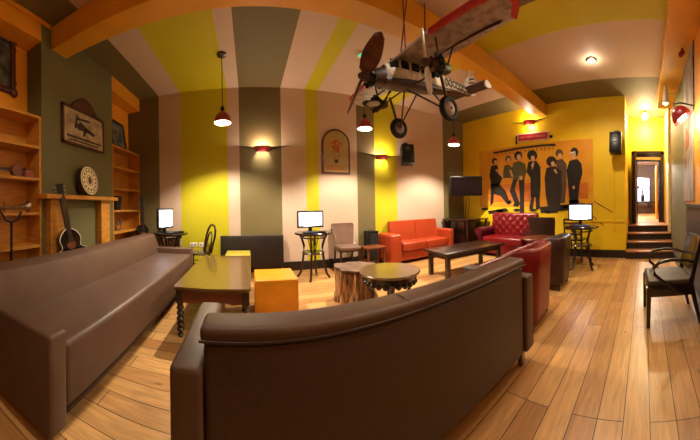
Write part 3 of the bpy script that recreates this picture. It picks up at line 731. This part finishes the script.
# right chair: faces +y, back against the right wall
rc = thing('wooden_armchair', 'dark wooden armchair with padded seat and curved arms on the bare boards near the steps', 'armchair', (2.72, -.26, 0), R(4))
for s in (-1, 1):
    MB().loft([[(s*.25-.016, .235, 0), (s*.25+.016, .235, 0), (s*.25+.016, .27, 0), (s*.25-.016, .27, 0)], [(s*.25-.024, .22, .4), (s*.25+.024, .22, .4), (s*.25+.024, .268, .4), (s*.25-.024, .268, .4)]]).build('leg', wood_black, rc)
    MB().loft([[(s*.25-.016, -.29, 0), (s*.25+.016, -.29, 0), (s*.25+.016, -.255, 0), (s*.25-.016, -.255, 0)], [(s*.25-.024, -.2, .42), (s*.25+.024, -.2, .42), (s*.25+.024, -.15, .42), (s*.25-.024, -.15, .42)], [(s*.25-.018, -.3, .86), (s*.25+.018, -.3, .86), (s*.25+.018, -.27, .86), (s*.25-.018, -.27, .86)]]).build('leg', wood_black, rc)
    MB().path([(s*.27, -.24, .62), (s*.28, -.12, .66), (s*.285, .02, .67), (s*.285, .14, .65), (s*.28, .2, .6), (s*.275, .19, .53), (s*.27, .1, .45), (s*.265, -.02, .37)], .017, 10).build('arm', wood_black, rc)
MB().box(-.26, -.2, .3, .26, .26, .41, .008, 2).build('seat_frame', wood_black, rc)
MB().box(-.255, -.19, .405, .255, .255, .46, .022, 4).build('seat', seat_olive, rc)
secs = []
for z, y in ((.5, -.19), (.62, -.215), (.74, -.25), (.86, -.285)):
    q = [(-.25+.5*i/8, y-.02-.03*sin(PI*i/8), z) for i in range(9)]+[(.25-.5*i/8, y+.015-.03*sin(PI*i/8), z) for i in range(9)]
    secs.append(q)
MB().loft(secs).build('backrest', wood_black, rc, smooth=60)

# ------------------------------------------------------------------ radiator and sockets
ra = thing('radiator', 'dark ribbed radiator on the olive stripe of the back wall', 'radiator', (.045, 4.703, 0))
f_ = MB().box(-.59, -.02, .1, .59, .03, .7, .006, 1)
for i in range(30): f_.box(-.58+i*.0393, -.05, .12, -.58+i*.0393+.022, -.02, .68, .006, 2)
f_.build('fins', mat('dark radiator paint', (44,36,34), .45, var=.1), ra)
build_each(MB().tube((-.56, 0, 0), (-.56, 0, .12), .012).tube((.56, 0, 0), (.56, 0, .12), .012), 'pipe', chrome, ra)
build_each(MB().box(-.5, .03, .5, -.46, .085, .54).box(.46, .03, .5, .5, .085, .54), 'bracket', black_metal, ra)
for x, lab in ((-1.08, 'white double socket on the yellow stripe behind the bentwood chair'), (-.9, 'white socket box on the yellow stripe nearest the radiator')):
    k = thing('wall_socket', lab, 'socket', (x, YB-.012, .52), group='wall sockets')
    MB().box(-.07, 0, -.04, .07, .012, .04, .004, 1).build('socket_plate', white_plastic, k)
    build_each(MB().box(-.045, -.003, -.015, -.02, .002, .015).box(.02, -.003, -.015, .045, .002, .015), 'socket_hole', black_plastic, k)
k = thing('wall_socket', 'white socket low on the wall beside the padded chair', 'socket', (2.1, YB-.012, .42), group='wall sockets')
MB().box(-.04, 0, -.04, .04, .012, .04, .004, 1).build('socket_plate', white_plastic, k)
MB().box(-.015, -.003, -.015, .015, .002, .015).build('socket_hole', black_plastic, k)

# arched balloon print
ap = thing('wall_picture', 'arched print of a hot air balloon in a maroon frame on the pink stripe', 'picture', (1.735, YB, 1.87))
def arch(w, h, n=20): return [(-w, 0), (w, 0), (w, h-w)]+[(w*cos(PI*i/n), h-w+w*sin(PI*i/n)) for i in range(1, n)]+[(-w, h-w)]
MB().prism(arch(.3, .9), 'y', -.03, -.001).build('picture_frame', maroon_wood, ap)
MB().prism([(x, z+.035) for x, z in arch(.262, .83)], 'y', -.036, -.03).build('print', paper_green, ap)
b = MB()
b.prism([(.115*sin(2*PI*i/24)*(1 if cos(2*PI*i/24) > -.2 else .75), .56+.13*cos(2*PI*i/24)) for i in range(24)], 'y', -.04, -.036)
b.build('balloon_print', mat('red balloon ink', (150,60,34), .6, var=.5, scale=20, rgb2=(190,150,80)), ap)
MB().prism([(-.07, .46), (-.065, .46), (-.02, .28), (-.025, .28)], 'y', -.039, -.036).prism([(.07, .46), (.065, .46), (.02, .28), (.025, .28)], 'y', -.039, -.036).prism([(-.035, .22), (.035, .22), (.045, .29), (-.045, .29)], 'y', -.04, -.036).build('basket_print', black_paint, ap)
MB().box(-.2, -.039, .07, .2, -.036, .1).box(-.22, -.0385, .14, .22, -.036, .16).build('caption_band', mat('orange print ink', (190,110,50), .6), ap)

# ------------------------------------------------------------------ far wall: mural, sign, speakers, TV
MX = XR
def mp_(x, y): p = ongrid(x, y, MX); return (p[1], p[2])
mu = thing('wall_mural', 'orange painted mural of seven dark clothed people on the yellow wall', 'mural', (0, 0, 0))
MB().prism([(1.13, 1.12), (4.2, 1.12), (4.2, 2.63), (1.13, 2.63)], 'x', MX-.006, MX).build('mural_field', mat('orange mural paint', (222,146,24), .55, var=.14, scale=2.5, rgb2=(226,170,22)), mu)
MB().box(MX-.008, 1.25, 1.3, MX-.006, 1.75, 1.66).box(MX-.008, 2.4, 1.25, MX-.006, 3.9, 1.7).build('mural_blocks', mat('deeper orange paint', (216,118,26), .55, var=.1), mu)
def fig(polys, m, name='painted_figure', d=.008, lab=None):
    b = MB()
    if lab:
        for P in polys: MB().prism([mp_(*p) for p in P], 'x', MX-d-.002, MX-d+.003).build(name, m, mu, 0, label=lab)
        return
    for P in polys: b.prism([mp_(*p) for p in P], 'x', MX-d-.002, MX-d+.003)
    return b.build(name, m, mu, 0)
def disc(x, y, rx, ry=None, n=14):
    ry = ry or rx
    return [(x+rx*cos(2*PI*i/n), y+ry*sin(2*PI*i/n)) for i in range(n)]
K = black_paint; SK = mat('pale skin paint', (222,176,128), .6, var=.1); GR = mat('olive shirt paint', (86,86,44), .6); GY = mat('grey brown paint', (92,70,54), .6); WH = mat('white mural paint', (230,220,200), .6)
F1 = [[(492, 166), (498, 165), (500, 173), (503, 178), (499, 187), (492, 186), (490, 176)], [(492, 184), (499, 183), (506, 191), (510, 202), (507, 204), (501, 196), (494, 194)], [(491, 184), (495, 184), (493.5, 203), (490.5, 206)], disc(495.5, 161.5, 2.8, 3.4), [(507, 201), (511, 200), (512, 203), (508, 205)]]
F2 = [[(505, 166), (509, 164.5), (513, 168), (513, 178), (503, 178)], disc(509, 159, 3, 3.6)]
F3 = [[(514, 178), (519, 177), (515, 189), (520, 203), (515, 204), (510, 191)], [(519, 177), (525, 178), (524.5, 195), (524, 213), (520, 213), (520, 195)], disc(519, 156, 4, 4.6), [(515, 202), (521, 203), (518, 207), (513, 206)]]
F3b = [[(514, 163), (520, 161), (526, 164), (527, 172), (525, 179), (514, 179), (511, 176)]]
F4 = [disc(533, 155.5, 5.2, 5.4), [(529, 162), (537, 161), (541, 167), (541, 184), (540, 197), (531, 197), (531, 178), (527, 172)], [(532, 195), (535, 195), (533, 209), (529, 209)], [(536, 195), (539.5, 195), (540, 208), (536, 210)]]
F5 = [disc(552, 161.5, 5.2, 5.2), [(547, 168), (555, 166), (562, 171), (562, 190), (560, 207), (557, 213), (549, 213), (546, 195), (545, 178)]]
F6 = [disc(560, 153.5, 3.8, 4.2), [(557, 160), (563, 159), (567, 164), (567, 184), (565, 203), (559, 203), (557, 180)]]
F7 = [disc(575, 152.5, 4, 4.8), [(570, 161), (578, 159), (582, 164), (583, 173), (580, 184), (578, 203), (570, 203), (568, 182), (567, 170)], [(569, 200), (579, 200), (578, 214), (570, 214)]]
for P, m in ((F1, K), (F2, GR), (F3, K), (F4, K), (F5, mat('dark brown paint', (44,30,24), .6)), (F6, GY), (F7, K)): fig(P, m, d=.008 if m is not GY else .007)
fig(F3b, GR, 'painted_shirt', .009)
faces = [disc(496.5, 162.5, 1.7, 2.3), disc(509.5, 160.5, 1.8, 2.4), disc(519.8, 157.5, 2.2, 3), disc(533.6, 158.5, 1.9, 2.8), disc(553.6, 164, 1.9, 2.6), disc(560.6, 156, 2, 2.6), disc(574.3, 155, 2.4, 3.4),
         [(496, 170), (498, 169), (504, 176), (503, 178)], [(510, 170), (512, 170), (514, 177), (512, 177)], [(520, 176), (523, 176), (523, 180), (520, 180)], [(532, 165), (534, 162), (535, 163), (533, 170)], [(554, 170), (556, 169), (558, 173), (557, 174)], [(573, 186), (575, 186), (575, 189), (573, 189)]]
fig(faces, SK, 'painted_skin', .0115, 'pale painted face or hand')
fig([[(570.5, 152.5), (576, 151.5), (576, 153.3), (570.5, 154)], disc(574.5, 158.2, 1.2, .5)], WH, 'painted_glasses', .014, 'white sunglasses')
fig([[(494, 152.5), (520, 147.5), (545, 144.5), (556, 144), (557, 146.2), (545, 146.5), (520, 149.5), (495, 154)]]+[disc(x, y, 3.5, 1.4) for x, y in ((485, 209), (500, 211), (517, 210), (533, 210), (548, 212), (565, 207), (572, 206))]+[[(540, 207), (583, 203), (584, 208), (541, 213)], [(488, 211), (506, 208), (509, 211), (489, 214)]], K, 'painted_scroll', .0125, 'black scroll and shoes')
for i in range(15):
    gl = MB(); x = 498+i*3.9
    for q in (((0, 0), (.5, 3)), ((1.6, .2), (2.1, 3)), ((.3, 1.2), (1.8, 1.6))) if i % 2 else (((0, 0), (.6, 3)), ((.3, 0), (2, .5)), ((.3, 2.4), (2, 3))):
        y = 152.5-i*.42
        a, c = q
        gl.prism([mp_(x+a[0], y+a[1]), mp_(x+c[0], y+a[1]), mp_(x+c[0], y+c[1]), mp_(x+a[0], y+c[1])], 'x', MX-.0085, MX-.005)
    gl.build('painted_letter', mat('brown mural paint', (140,76,16), .6), mu, 0)

sn = thing('wall_sign', 'small red sign with white border on the yellow wall above the mural', 'sign', (MX, 2.58, 2.8), rot=(R(2), 0, 0))
MB().box(-.03, -.42, -.1, 0, .42, .1, .006, 1).build('sign_board', mat('white sign border', (236,214,196), .5), sn)
MB().box(-.034, -.39, -.075, -.03, .39, .075).build('sign_face', mat('red sign face', (176,18,26), .4), sn)
for i in range(24):
    y = .34-i*.0285
    if i in (6, 13): continue
    tx = MB()
    tx.box(-.037, y-.006, -.022, -.034, y, .022)
    if i % 2: tx.box(-.037, y-.02, .012, -.034, y, .022)
    else: tx.box(-.037, y-.018, -.022, -.034, y, -.013)
    if i % 3 == 0: tx.box(-.037, y-.018, -.004, -.034, y, .005)
    tx.build('sign_letter', mat('pink white lettering', (240,170,160), .5), sn, 0)
build_each(MB().box(-.02, .43, -.14, 0, .47, .06).box(-.02, -.5, -.06, 0, -.43, .0), 'bracket', black_metal, sn)

def wall_speaker(label, loc, rz, w=.24, h=.42):
    """faces -y"""
    t = thing('wall_speaker', label, 'speaker', loc, rz, 'black wall speakers')
    M = Matrix.Rotation(R(-12), 4, 'X')
    MB().box(-w/2, -.12, -h/2, w/2, .1, h/2, .012, 2, m=M).build('speaker_box', black_plastic, t)
    MB().lathe([(.085, 0), (.085, .01), (.03, -.01)], m=M @ Matrix.Translation((0, -.115, -.08)) @ Matrix.Rotation(PI/2, 4, 'X')).build('woofer', rubber, t)
    MB().lathe([(.035, 0), (.035, .01), (.01, -.003)], m=M @ Matrix.Translation((0, -.115, .12)) @ Matrix.Rotation(PI/2, 4, 'X')).build('tweeter', chrome, t)
    MB().box(-.03, .05, .05, .03, .2, .1).box(-.05, .17, h/2-.1, .05, .19, h/2+.1).box(-.03, -.02, h/2, .03, .18, h/2+.03).build('bracket', black_metal, t)
wall_speaker('black speaker bracketed high on the back wall above the orange sofa', (3.36, 4.6, 2.34), R(-24), .28, .44)
wall_speaker('black speaker bracketed on the yellow wall beside the passage', (5.29, .6, 2.45), R(-90), .25, .44)

tv = thing('television', 'black flat television on a bracket in the corner beside the mural', 'television', (4.86, 4.16, 1.67), R(-42))
MB().box(-.41, -.03, -.25, .41, .02, .25, .01, 2).build('housing', black_plastic, tv)
MB().box(-.385, -.034, -.215, .385, -.03, .225).build('screen', glass_dark, tv)
MB().box(-.1, .02, -.1, .1, .05, .1).path([(0, .04, 0), (.1, .3, 0), (0, .62, 0)], .02, 8).box(-.1, .6, -.12, .12, .64, .12).build('bracket', black_metal, tv)
MB().path([(.0, .03, -.2), (.01, .06, -.4), (-.02, .1, -.8)], .008, 6).path([(.06, .03, -.2), (.08, .06, -.4), (.05, .1, -.8)], .008, 6).build('cables', black_plastic, tv)

# ------------------------------------------------------------------ lamps
WARM = (1, .84, .62)
def pendant(label, x, y, z):
    t = thing('pendant_lamp', label, 'lamp', (x, y, z), group='red pendant lamps')
    MB().tube((0, 0, .2), (0, 0, H-z-.02), .006, n=8).build('cord', black_plastic, t)
    MB().lathe([(.02, H-z-.05), (.07, H-z-.03), (.075, H-z)], n=20).build('ceiling_rose', wood_dark, t)
    MB().lathe([(.025, .13), (.03, .14), (.03, .2), (.012, .22)], n=16).build('lamp_holder', black_metal, t)
    MB().lathe([(.122, -.03), (.125, 0), (.112, .06), (.07, .11), (.03, .145), (.03, .14), (.067, .1), (.107, .055), (.118, 0), (.116, -.03)], n=28, caps=False).build('lamp_shade', red_enamel, t)
    MB().lathe([(.0655, .099), (.105, .054), (.116, 0), (.1145, -.029)], n=28, caps=False).build('shade_lining', white_plastic, t, label='white shade lining')
    MB().ball((0, 0, .105), .035, (1, 1, .8)).build('bulb', bulb_mat, t)
    light('POINT', (0, 0, .055), 330, WARM, .02, t)
    return t
pendant('red pendant lamp over the yellow stripe above the coffee table', -.37, 3.71, 2.52)
pendant('red pendant lamp hanging behind the aeroplane nose', 1.86, 3.71, 2.52)
pendant('red pendant lamp hanging near the far corner television', 3.95, 3.71, 2.52)

def sconce(label, loc, rz, e_up=26, e_dn=3):
    """half bowl on the wall behind it (+y)"""
    t = thing('wall_sconce', label, 'lamp', loc, rz, 'red wall sconces')
    b = MB(); n = 20; vs = []; fs = []
    prof = [(.1, -.085), (.125, -.06), (.15, -.02), (.17, .01), (.162, .012), (.14, -.018), (.115, -.055), (.092, -.08)]
    for r, z in prof:
        for i in range(n+1): a = PI+PI*i/n; vs.append((r*cos(a), r*sin(a), z))
    for j in range(len(prof)-1):
        for i in range(n): fs.append((j*(n+1)+i, j*(n+1)+i+1, (j+1)*(n+1)+i+1, (j+1)*(n+1)+i))
    b.poly(vs, fs).build('bowl', red_enamel, t)
    MB().prism([(-.5, .04), (-.17, .012), (.17, .012), (.5, .04), (.17, -.015), (-.17, -.015)], 'y', -.03, -.005).build('shadow_wing_bar', black_metal, t)  # black bar; its tapered wings stand in for the sconce's shadow edges
    MB().box(-.06, -.012, -.08, .06, 0, .03, .004, 1).build('back_plate', black_metal, t)
    MB().ball((0, -.06, -.03), .03).build('bulb', bulb_mat, t)
    light('POINT', (0, -.1, .0), e_up, WARM, .02, t)
    light('POINT', (0, -.09, -.12), e_dn, WARM, .02, t)
    return t
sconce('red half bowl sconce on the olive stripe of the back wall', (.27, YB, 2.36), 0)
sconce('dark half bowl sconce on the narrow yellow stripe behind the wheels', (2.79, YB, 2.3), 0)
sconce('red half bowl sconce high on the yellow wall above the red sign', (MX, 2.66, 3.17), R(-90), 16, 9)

# big red lamp on the right wall
rl = thing('wall_lamp', 'large red enamel lamp leaning out in front of the grey painted panel', 'lamp', (3.05, -.44, 2.28), rot=(R(-36), R(8), 0)); rl.scale = (.82, .82, .82)
MB().lathe([(.15, -.06), (.15, 0), (.13, .06), (.08, .12), (.03, .14), (.03, .13), (.07, .11), (.12, .055), (.142, 0), (.142, -.06)], n=30, caps=False).build('lamp_shade', red_enamel, rl)
MB().ball((0, 0, -.01), .09, (1, 1, .5)).build('bulb', bulb_mat, rl)
MB().path([(0, 0, .13), (0, -.02, .2), (0, -.12, .16), (0, -.26, .02)], .012, 8).build('arm', black_metal, rl)
light('POINT', (0, 0, -.08), 22, WARM, .05, rl)
# small spotlight heads on the right beam and wall
for loc, lab in (((3.3, -.5, 3.18), 'small dark red spotlight under the beam by the painted panel'),):
    t = thing('spotlight', lab, 'lamp', loc, R(20))
    MB().tube((0, 0, .02), (0, 0, .06), .012).build('stem', black_metal, t)
    MB().lathe([(.03, -.05), (.035, .0), (.025, .03)], m=Matrix.Rotation(R(40), 4, 'X')).build('lamp_head', red_enamel, t)
    MB().lathe([(.0, -.046), (.028, -.046)], m=Matrix.Rotation(R(40), 4, 'X'), caps=False).build('lens', white_plastic, t)
ws = thing('wall_spotlight', 'bright white spotlight on the olive wall between beam and passage', 'lamp', (4.35, -.37, 3.02))
MB().tube((0, -.25, .1), (0, 0, .05), .012).build('arm', white_plastic, ws)
MB().lathe([(.05, -.1), (.055, -.06), (.035, .12), (.02, .2)], n=18).build('housing', white_plastic, ws)
MB().ball((0, 0, -.09), .04).build('bulb', bulb_mat, ws)
light('POINT', (0, .03, -.16), 5, (1, .85, .5), .03, ws)
# recessed spot in the ceiling
cs = thing('ceiling_spotlight', 'bright round spotlight in the pink stripe of the ceiling', 'lamp', (4.0, .84, H))
MB().lathe([(.06, 0), (.08, 0), (.08, -.02), (.06, -.025), (.055, -.01)], n=28, caps=False).build('trim_ring', chrome, cs)
MB().lathe([(0, -.012), (.055, -.012), (.055, -.004), (0, -.004)], n=24, caps=False).build('bulb', mat('bright spot lamp', (255,240,200), .5, emit=(255,232,180), estr=40), cs)
light('SPOT', (0, 0, -.04), 110, WARM, .04, cs, spot=R(155), blend=.5)
light('POINT', (0, 0, -.1), 5, WARM, .03, cs)  # extra point light, added for the soft glow around the spot
# passage lamp
pg = thing('ceiling_lamp', 'bright globe lamp on the passage ceiling above the steps', 'lamp', (6.5, -.02, H))
MB().lathe([(.07, -.03), (.08, 0)], n=20).build('ceiling_rose', chrome, pg)
MB().ball((0, 0, -.12), .085).build('globe', mat('bright globe', (255,240,190), .5, emit=(255,228,150), estr=12), pg)
light('POINT', (0, 0, -.27), 110, (1, .82, .5), .08, pg)
# emergency light
em = thing('emergency_light', 'small round emergency light with a green glow on the ceiling', 'light', (1.66, 3.4, H))
MB().lathe([(.05, -.05), (.06, -.03), (.06, 0)], n=24).build('housing', white_plastic, em)
MB().ball((-.01, -.03, -.05), .028).build('indicator', mat('green indicator', (60,220,160), .4, emit=(40,230,150), estr=1.2), em)
MB().box(.06, -.03, -.05, .2, .03, -.0, .008, 2).build('battery_box', mat('pinkish housing', (180,150,130), .5), em)

# painted panel on the right wall
pn = thing('wall_panel', 'tall grey and pink abstract painted panel behind the large red lamp', 'painting', (3.5, YF, 0))
pm = mat('grey pink abstract paint', (158,142,130), .6, var=.5, scale=3.2, rgb2=(84,68,68), stretch=(2, 1, 1))
MB().box(-.4, 0, 1.24, .38, .015, 3.24).build('canvas', pm, pn)
MB().prism([(.0, 2.2), (.12, 2.3), (.18, 2.1), (.1, 1.95), (-.05, 2.0), (-.1, 2.15)], 'y', .014, .018).prism([(.2, 1.85), (.28, 1.9), (.3, 1.75), (.2, 1.7)], 'y', .014, .018).build('red_marks', mat('dark red paint marks', (150,40,40), .6), pn)

# ------------------------------------------------------------------ the hanging aeroplane (nose towards +x of its own frame, near wing is +y)
ae = thing('model_aeroplane', 'large weathered tin model aeroplane with three propellers hanging from the ceiling', 'model aeroplane', (1.56, 2.07, 2.68))
ae.matrix_world = Matrix.Translation((1.56, 2.07, 2.68)) @ Matrix.Rotation(R(182), 4, 'Z') @ Matrix.Rotation(R(0), 4, 'X') @ Matrix.Rotation(R(7), 4, 'Y')
def sec(x, w, h, zc, e=.6, n=24):
    q = []
    for i in range(n):
        a = 2*PI*i/n; c_, s_ = cos(a), sin(a)
        q.append((x, w*abs(c_)**e*(1 if c_ > 0 else -1), zc+h*abs(s_)**e*(1 if s_ > 0 else -1)))
    return q
MB().loft([sec(.36, .085, .085, -.17), sec(.28, .1, .11, -.14), sec(.1, .105, .12, -.13), sec(-.2, .1, .11, -.13), sec(-.55, .075, .07, -.13), sec(-.9, .04, .04, -.13), sec(-1.0, .015, .02, -.13)]).build('fuselage', tin_pale, ae, 40)
MB().loft([sec(.56, .03, .03, -.2, .9), sec(.5, .06, .06, -.2, .9), sec(.36, .09, .09, -.185, .8)]).build('nose_cowl', tin_dark, ae)
MB().loft([sec(.37, .088, .04, -.235), sec(.1, .1, .05, -.225), sec(-.2, .095, .045, -.215), sec(-.6, .065, .025, -.185), sec(-.98, .02, .012, -.155)]).build('belly', tin_dark, ae)
wd = MB()
for s in (-1, 1):
    for i, (x, y) in enumerate(((.27, .099), (.15, .107), (.02, .108), (-.11, .106))):
        wd.box(x-.045, s*(y-.006), -.12, x+.045, s*(y+.004), -.05)
wd.box(.345, -.07, -.15, .375, .07, -.1)
build_each(wd, 'cabin_window', glass_dark, ae)
def aero(x0, x1, y, z, th):
    up = []; lo = []
    for i in range(13):
        k = i/12; x = x1+(x0-x1)*k
        t_ = th*5*(.2969*k**.5-.126*k-.3516*k*k+.2843*k**3-.1015*k**4)
        up.append((x, y, z+t_*1.3)); lo.append((x, y, z-t_*.5))
    return up+lo[::-1][1:-1]
wsec = [(-1.16, .1, -.1, .03), (-1.08, .16, -.2, .02), (-.6, .19, -.25, .01), (0, .2, -.26, .0), (.6, .19, -.25, .01), (1.08, .16, -.2, .02), (1.16, .1, -.1, .03)]
MB().loft([aero(x0, x1, y, z, .1) for y, x1, x0, z in wsec]).build('wing', tin, ae, 50)
for s in (-1, 1):
    MB().loft([[(x1+.014, s*y, z+.016), (x1-.05, s*y, z+.035), (x1-.05, s*y, z-.016), (x1+.01, s*y, z-.02)] for y, x1, z in ((.5, .193, .01), (1.0, .167, .02), (1.08, .16, .022), (1.16, .1, .03))]).build('leading_edge', red_paint, ae)
    MB().prism([(.16, s*1.08), (.1, s*1.19), (-.06, s*1.2), (-.2, s*1.1), (-.1, s*1.07), (.1, s*1.04)], 'z', .01, .05).build('wing_tip', red_paint, ae)
ribs = MB()
for s in (-1, 1):
    for k in range(9):
        y = s*(.2+k*.1); ribs.box(-.15, y-.004, -.016+abs(y)*.02, .12, y+.004, -.006+abs(y)*.02)
    ribs.box(-.12, s*.15, -.018, -.11, s*1.0, 0)
ribs.build('wing_ribs', tin_dark, ae)
def prop(parent, x, y, z, L, ang, m, w=.05, n=2, yaw=0, tws=1):
    M = Matrix.Translation((x, y, z)) @ Matrix.Rotation(R(yaw), 4, 'Z')
    b = MB()
    for k in range(n):
        a = ang+2*PI*k/n
        secs = []
        for i in range(13):
            t = i/12
            r = .02+(L-.02)*t; ww = w*(.25+.75*sin(PI*min(1, t**.75*.93))) if i < 12 else w*.15
            tw = tws*(1.0-.35*t); q = []
            for j in range(8):
                c_, s_ = cos(2*PI*j/8), sin(2*PI*j/8)
                p = Vector((ww*c_*sin(tw)+.012*s_*cos(tw), ww*c_*cos(tw)-.012*s_*sin(tw), r))
                q.append(M @ (Matrix.Rotation(a, 3, 'X') @ p))
            secs.append(q)
        b.loft(secs)
    o = b.build('propeller', m, parent)
    MB().lathe([(.035, -.02), (.035, .02), (.02, .05), (.0, .06)], m=M @ Matrix.Rotation(PI/2, 4, 'Y'), n=16).build('hub', tin_dark, o)
    return o
prop(ae, .57, 0, -.2, .37, R(-48), brown_prop, .085, yaw=14, tws=-1)
pale = mat('pale propeller wood', (206,190,172), .4, var=.15, scale=10)
prop(ae, .26, .5, -.25, .27, R(2), pale, .03)
prop(ae, .26, -.5, -.25, .27, R(70), pale, .045)
def engine(y, z, x=.12, s=1.):
    b = MB().lathe([(.03, -.14), (.05, -.1), (.055, .05), (.04, .1)], m=Matrix.Translation((x, y, z)) @ Matrix.Rotation(PI/2, 4, 'Y'), n=18).build('engine', tin_dark, ae)
    c = MB()
    for k in range(9):
        a = 2*PI*k/9; c_, s_ = cos(a), sin(a)
        c.tube((x+.03, y+.04*c_, z+.04*s_), (x+.03, y+.1*c_*s, z+.1*s_*s), .018*s, .015*s, 8)
        c.tube((x+.03, y+.085*c_*s, z+.085*s_*s), (x-.04, y+.055*c_, z+.055*s_), .008, n=6)
        c.tube((x+.045, y+.06*c_*s, z+.06*s_*s), (x+.045, y+.095*c_*s, z+.095*s_*s), .006, n=6)
    c.ring((x+.0, y, z), .075, .01, 'x', 24, 6)
    c.build('engine_cylinders', black_metal, b)
engine(.5, -.25); engine(-.5, -.25)
engine(0, -.2, .48, .95)
for s in (-1, 1):
    for p0, p1 in (((.1, s*.5, -.2), (.12, s*.5, .0)), ((.0, s*.5, -.22), (-.12, s*.5, .0)), ((.05, s*.5, -.24), (.05, s*.1, -.1)), ((.05, s*.5, -.26), (.05, s*.09, -.24))):
        MB().tube(p0, p1, .009, n=8).build('engine_strut', tin_dark, ae)
    yy = s*.4
    g = MB().tube((.0, yy, -.2), (-.08, yy, -.55), .014, n=8).tube((-.08, yy-.045, -.55), (-.08, yy+.045, -.55), .012, n=8).tube((-.08, s*.35, -.54), (.1, -s*.0, -.26), .009, n=8).tube((-.08, s*.36, -.53), (-.15, s*.09, -.24), .008, n=8)
    g.build('landing_strut', tin_dark, ae)
    w = MB().ring((-.08, yy, -.55), .088, .032, 'y', 32, 12).build('wheel', rubber, ae)
    wh = MB().lathe([(.07, -.02), (.07, .02), (.03, .035), (.0, .035)], m=Matrix.Translation((-.08, yy, -.55)) @ Matrix.Rotation(-PI/2, 4, 'X'), n=20)
    wh.lathe([(.07, .02), (.07, -.02), (.03, -.035), (.0, -.035)], m=Matrix.Translation((-.08, yy, -.55)) @ Matrix.Rotation(-PI/2, 4, 'X'), n=20)
    wh.build('hub_cap', tin, w)
MB().loft([aero(-1.05, -.88, y, -.12, .1) for y in (-.3, -.05, .05, .3)]).build('tailplane', tin_dark, ae)
for s in (-1, 1): MB().loft([aero(-1.04, -.9, s*y, -.12, .1) for y in (.295, .315)]).build('tailplane_tip', tin_pale, ae)
MB().prism([(-.82, -.1), (-.95, .08), (-1.0, .17), (-1.09, .18), (-1.14, .02), (-1.1, -.14), (-.95, -.15)], 'y', -.012, .012).build('tail_fin', tin_pale, ae)
# black zigzag bars on the rear fuselage and fin
rr = random.Random(4)
zz = MB()
for s in (-1, 1):
    for i in range(5):
        z = -.11+i*.045
        zz.prism([(-1.1, z), (-.95-.012*i, z-.035), (-.95-.012*i, z-.015), (-1.1, z+.022)], 'y', s*.0125, s*.015)
    for i in range(14):
        x = -.42-i*.036; w = .075+(x+.55)/(-.35)*.0355*-1 if x > -.55 else .075-(-.55-x)/.35*.035
        w = min(.088, w)+.004
        for j in range(2):
            z = -.165+j*.05+rr.uniform(-.006, .006)
            zz.prism([(x, z), (x-.012, z), (x-.03, z+.036), (x-.018, z+.036)] if (i+j) % 2 else [(x-.02, z), (x-.032, z), (x-.01, z+.036), (x+.002, z+.036)], 'y', s*(w-.004), s*(w+.002))
zz.build('zigzag_pattern', black_paint, ae)
bpy.context.view_layer.update()
Mi = ae.matrix_world.inverted()
for p, dx, dy in (((.12, .1, .02), .05, .12), ((.05, -.1, .02), .12, .0), ((-.22, .0, .02), .1, .1)):
    w0 = ae.matrix_world @ Vector(p); w1 = Vector((w0.x+dx, w0.y+dy, H))
    if 2.19 < w1.y < 2.52: w1.z = 3.242
    MB().tube(Mi @ w0, Mi @ w1, .008, n=8).build('hanging_rod', wood_mid, ae)

# ------------------------------------------------------------------ light of the room beyond the frame, with added fill lights
# (two more ceiling spots of the same row, above the picture's upper edge)
light('SPOT', (-.6, .95, 3.46), 80, WARM, .04, spot=R(150), blend=.5)
light('SPOT', (1.7, .95, 3.46), 80, WARM, .04, spot=R(150), blend=.5)
light('SPOT', (2.2, -.1, 3.2), 35, WARM, .06, spot=R(140), blend=.8)  # added fill spot without a lamp body, brightens the near right side
light('POINT', (9.0, .3, 2.7), 420, (1, .9, .75), .1)  # added light without a lamp body, brightens the room past the passage
w = bpy.data.worlds.new('world'); SC.world = w; w.use_nodes = True
w.node_tree.nodes['Background'].inputs[0].default_value = (1, .72, .5, 1); w.node_tree.nodes['Background'].inputs[1].default_value = .05
vs_ = SC.view_settings; vs_.view_transform = 'Standard'; vs_.look = 'None'; vs_.exposure = 0.0; vs_.gamma = 1; vs_.use_curve_mapping = False
